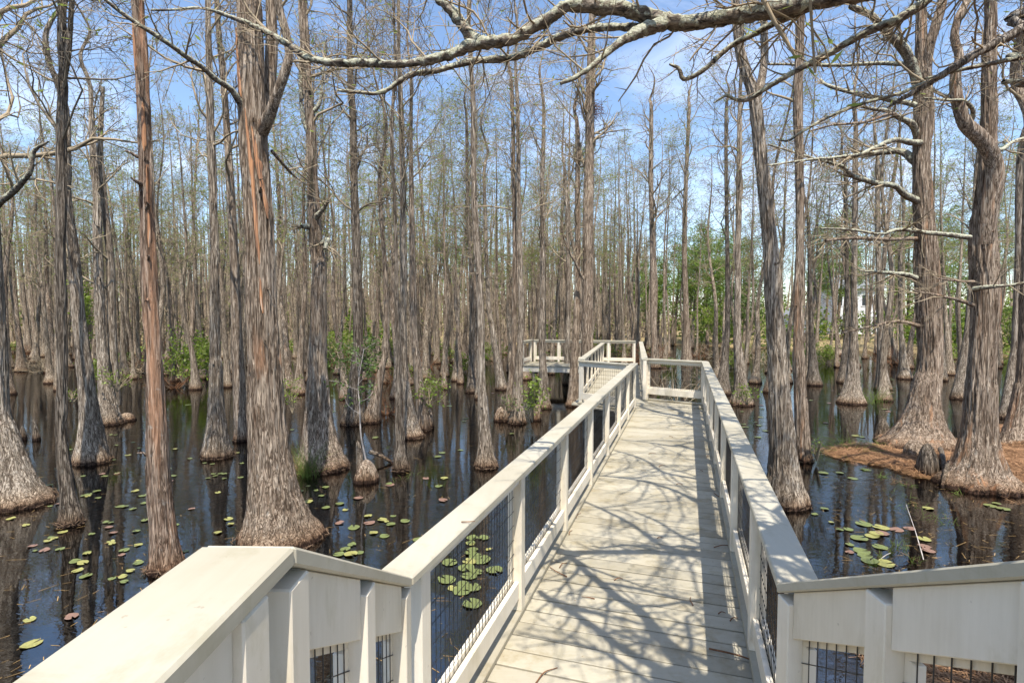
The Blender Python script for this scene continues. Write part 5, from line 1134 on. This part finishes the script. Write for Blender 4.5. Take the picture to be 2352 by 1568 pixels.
# litter floating on the water
rs = np.random.RandomState(31); n = 1000; XY = []
for i in range(n):
    x, y = (rs.uniform(-60, 1150), rs.uniform(960, 1600)) if rs.rand() < .62 else (rs.uniform(1880, 2420), rs.uniform(1090, 1480))
    XY.append(at(x, y)[:2])
XY = np.array(XY); an = rs.rand(n)*2*PI; l_ = rs.uniform(.01, .07, n)*np.where(rs.rand(n) < .12, 2.0, 1); wd = rs.uniform(.0015, .004, n)
d = np.stack([np.cos(an)*l_, np.sin(an)*l_], 1); e = np.stack([-np.sin(an)*wd, np.cos(an)*wd], 1); Z = np.full((n, 1), .0025)
keep = np.array([min(seg_d(p, *s) for s in WALK) > .8 for p in XY]); V = np.stack([np.hstack([XY+a_*d+b_*e, Z]) for a_, b_ in ((-1, -1), (1, -1), (1, 1), (-1, 1))], 1)[keep]
M['litter'] = plain('floating_litter', (0.30, 0.19, 0.075), .7, .6, 9, .2)
tag(link_mesh('floating_litter', V.reshape(-1, 3), [np.arange(len(V)*4).reshape(-1, 4)], M['litter'], None, False), 'brown and yellow needles and bits floating on the dark water', 'litter', kind='stuff')
for i, (x, y, l0, an_, lab) in enumerate([(1990, 1062, .35, .3, 'grey stick lying across the tip of the straw island'), (2060, 1072, .28, 2.4, 'short brown stick on the island front edge'), (2010, 1078, .22, 1.2, 'thin pale stick at the waterline of the straw island'), (2100, 1100, .25, .2, 'crooked brown twig below the arching roots')]):
    p = at(x, y, .12); g_ = float(hgt(np.array(p.x), np.array(p.y)))+.02; tubething('fallen_twig', lab, 'twig', [(p.x-l0*math.cos(an_), p.y-l0*math.sin(an_), g_), (p.x, p.y+.03, g_+.03), (p.x+l0*math.cos(an_), p.y+l0*math.sin(an_), g_+.01)], .011, 'dead', 6)
# dead twig nest on the stout twin trunk
nr = np.random.RandomState(4); tw_t = [h for h in HAND]; c = atY(1357, 252, 18.9+.2); nst = thing('twig_nest', 'rusty clump of dead twigs lodged high on the stout twin trunk', 'nest', tuple(c))
n = 130; P = np.zeros((n, 4, 3)); P[:, 0] = nr.randn(n, 3)*np.array([.16, .12, .16]); d = nrm(nr.randn(n, 3)+np.array([0, -.2, -.3]))
for k in range(1, 4): P[:, k] = P[:, k-1]+d*.14; d = nrm(d+nr.randn(n, 3)*.4+np.array([0, 0, -.15]))
a = Acc(); a.tubes(P, np.repeat(np.linspace(.009, .004, 4)[None], n, 0), 4); a.build('twigs', M['rust'], nst, True)
# debris on the deck and caps
for i, (x, y, l_, an) in enumerate([(212, 1060, .11, 2.2), (236, 1030, .06, .9), (490, 1096, .04, .3), (826, 1196, .06, 1.4), (965, 1252, .03, .2), (160, 1537, .10, .8), (306, 802, .08, 1.1), (645, 517, .06, .1), (690, 573, .08, .7), (770, 658, .04, 0), (730, 438, .05, 2), (975, 946, .10, .1), (940, 706, .09, 1.6), (900, 530, .06, 1), (870, 596, .03, 2), (430, 566, .05, .8), (1020, 1280, .04, .5), (350, 1180, .05, 2.8), (680, 905, .03, .3), (270, 880, .06, 1.2)]):
    p = at(1176+x*.5, 784+y*.5, DECK); c, s = math.cos(an)*l_, math.sin(an)*l_
    tubething('fallen_leaf', 'small rusty brown twig or curled leaf fallen on the deck', 'debris', [(p.x-c, p.y-s, DECK+.008), (p.x-.2*s, p.y+.2*c, DECK+.016), (p.x+c, p.y+s, DECK+.007)], .0055, 'rust', 6, 'debris on the deck')
for i, (x, y) in enumerate([(1045, 1456), (1060, 1472), (1075, 1488)][:1]):
    p = at(1176+x*.5, 784+y*.5, DECK); tubething('fallen_twig', 'long rusty catkin twig lying in the right railing shade on the deck', 'twig', [(p.x-.16, p.y+.09, DECK+.01), (p.x, p.y, DECK+.02), (p.x+.15, p.y-.11, DECK+.012)], .007, 'rust', 6)
p = at(1073, 1201, DECK+1.08); tubething('fallen_twig', 'tiny brown forked twig lying on the left rail cap', 'twig', [(p.x-.03, p.y, DECK+1.087), (p.x+.01, p.y-.005, DECK+1.09), (p.x+.04, p.y+.01, DECK+1.087)], .004, 'rust', 6)
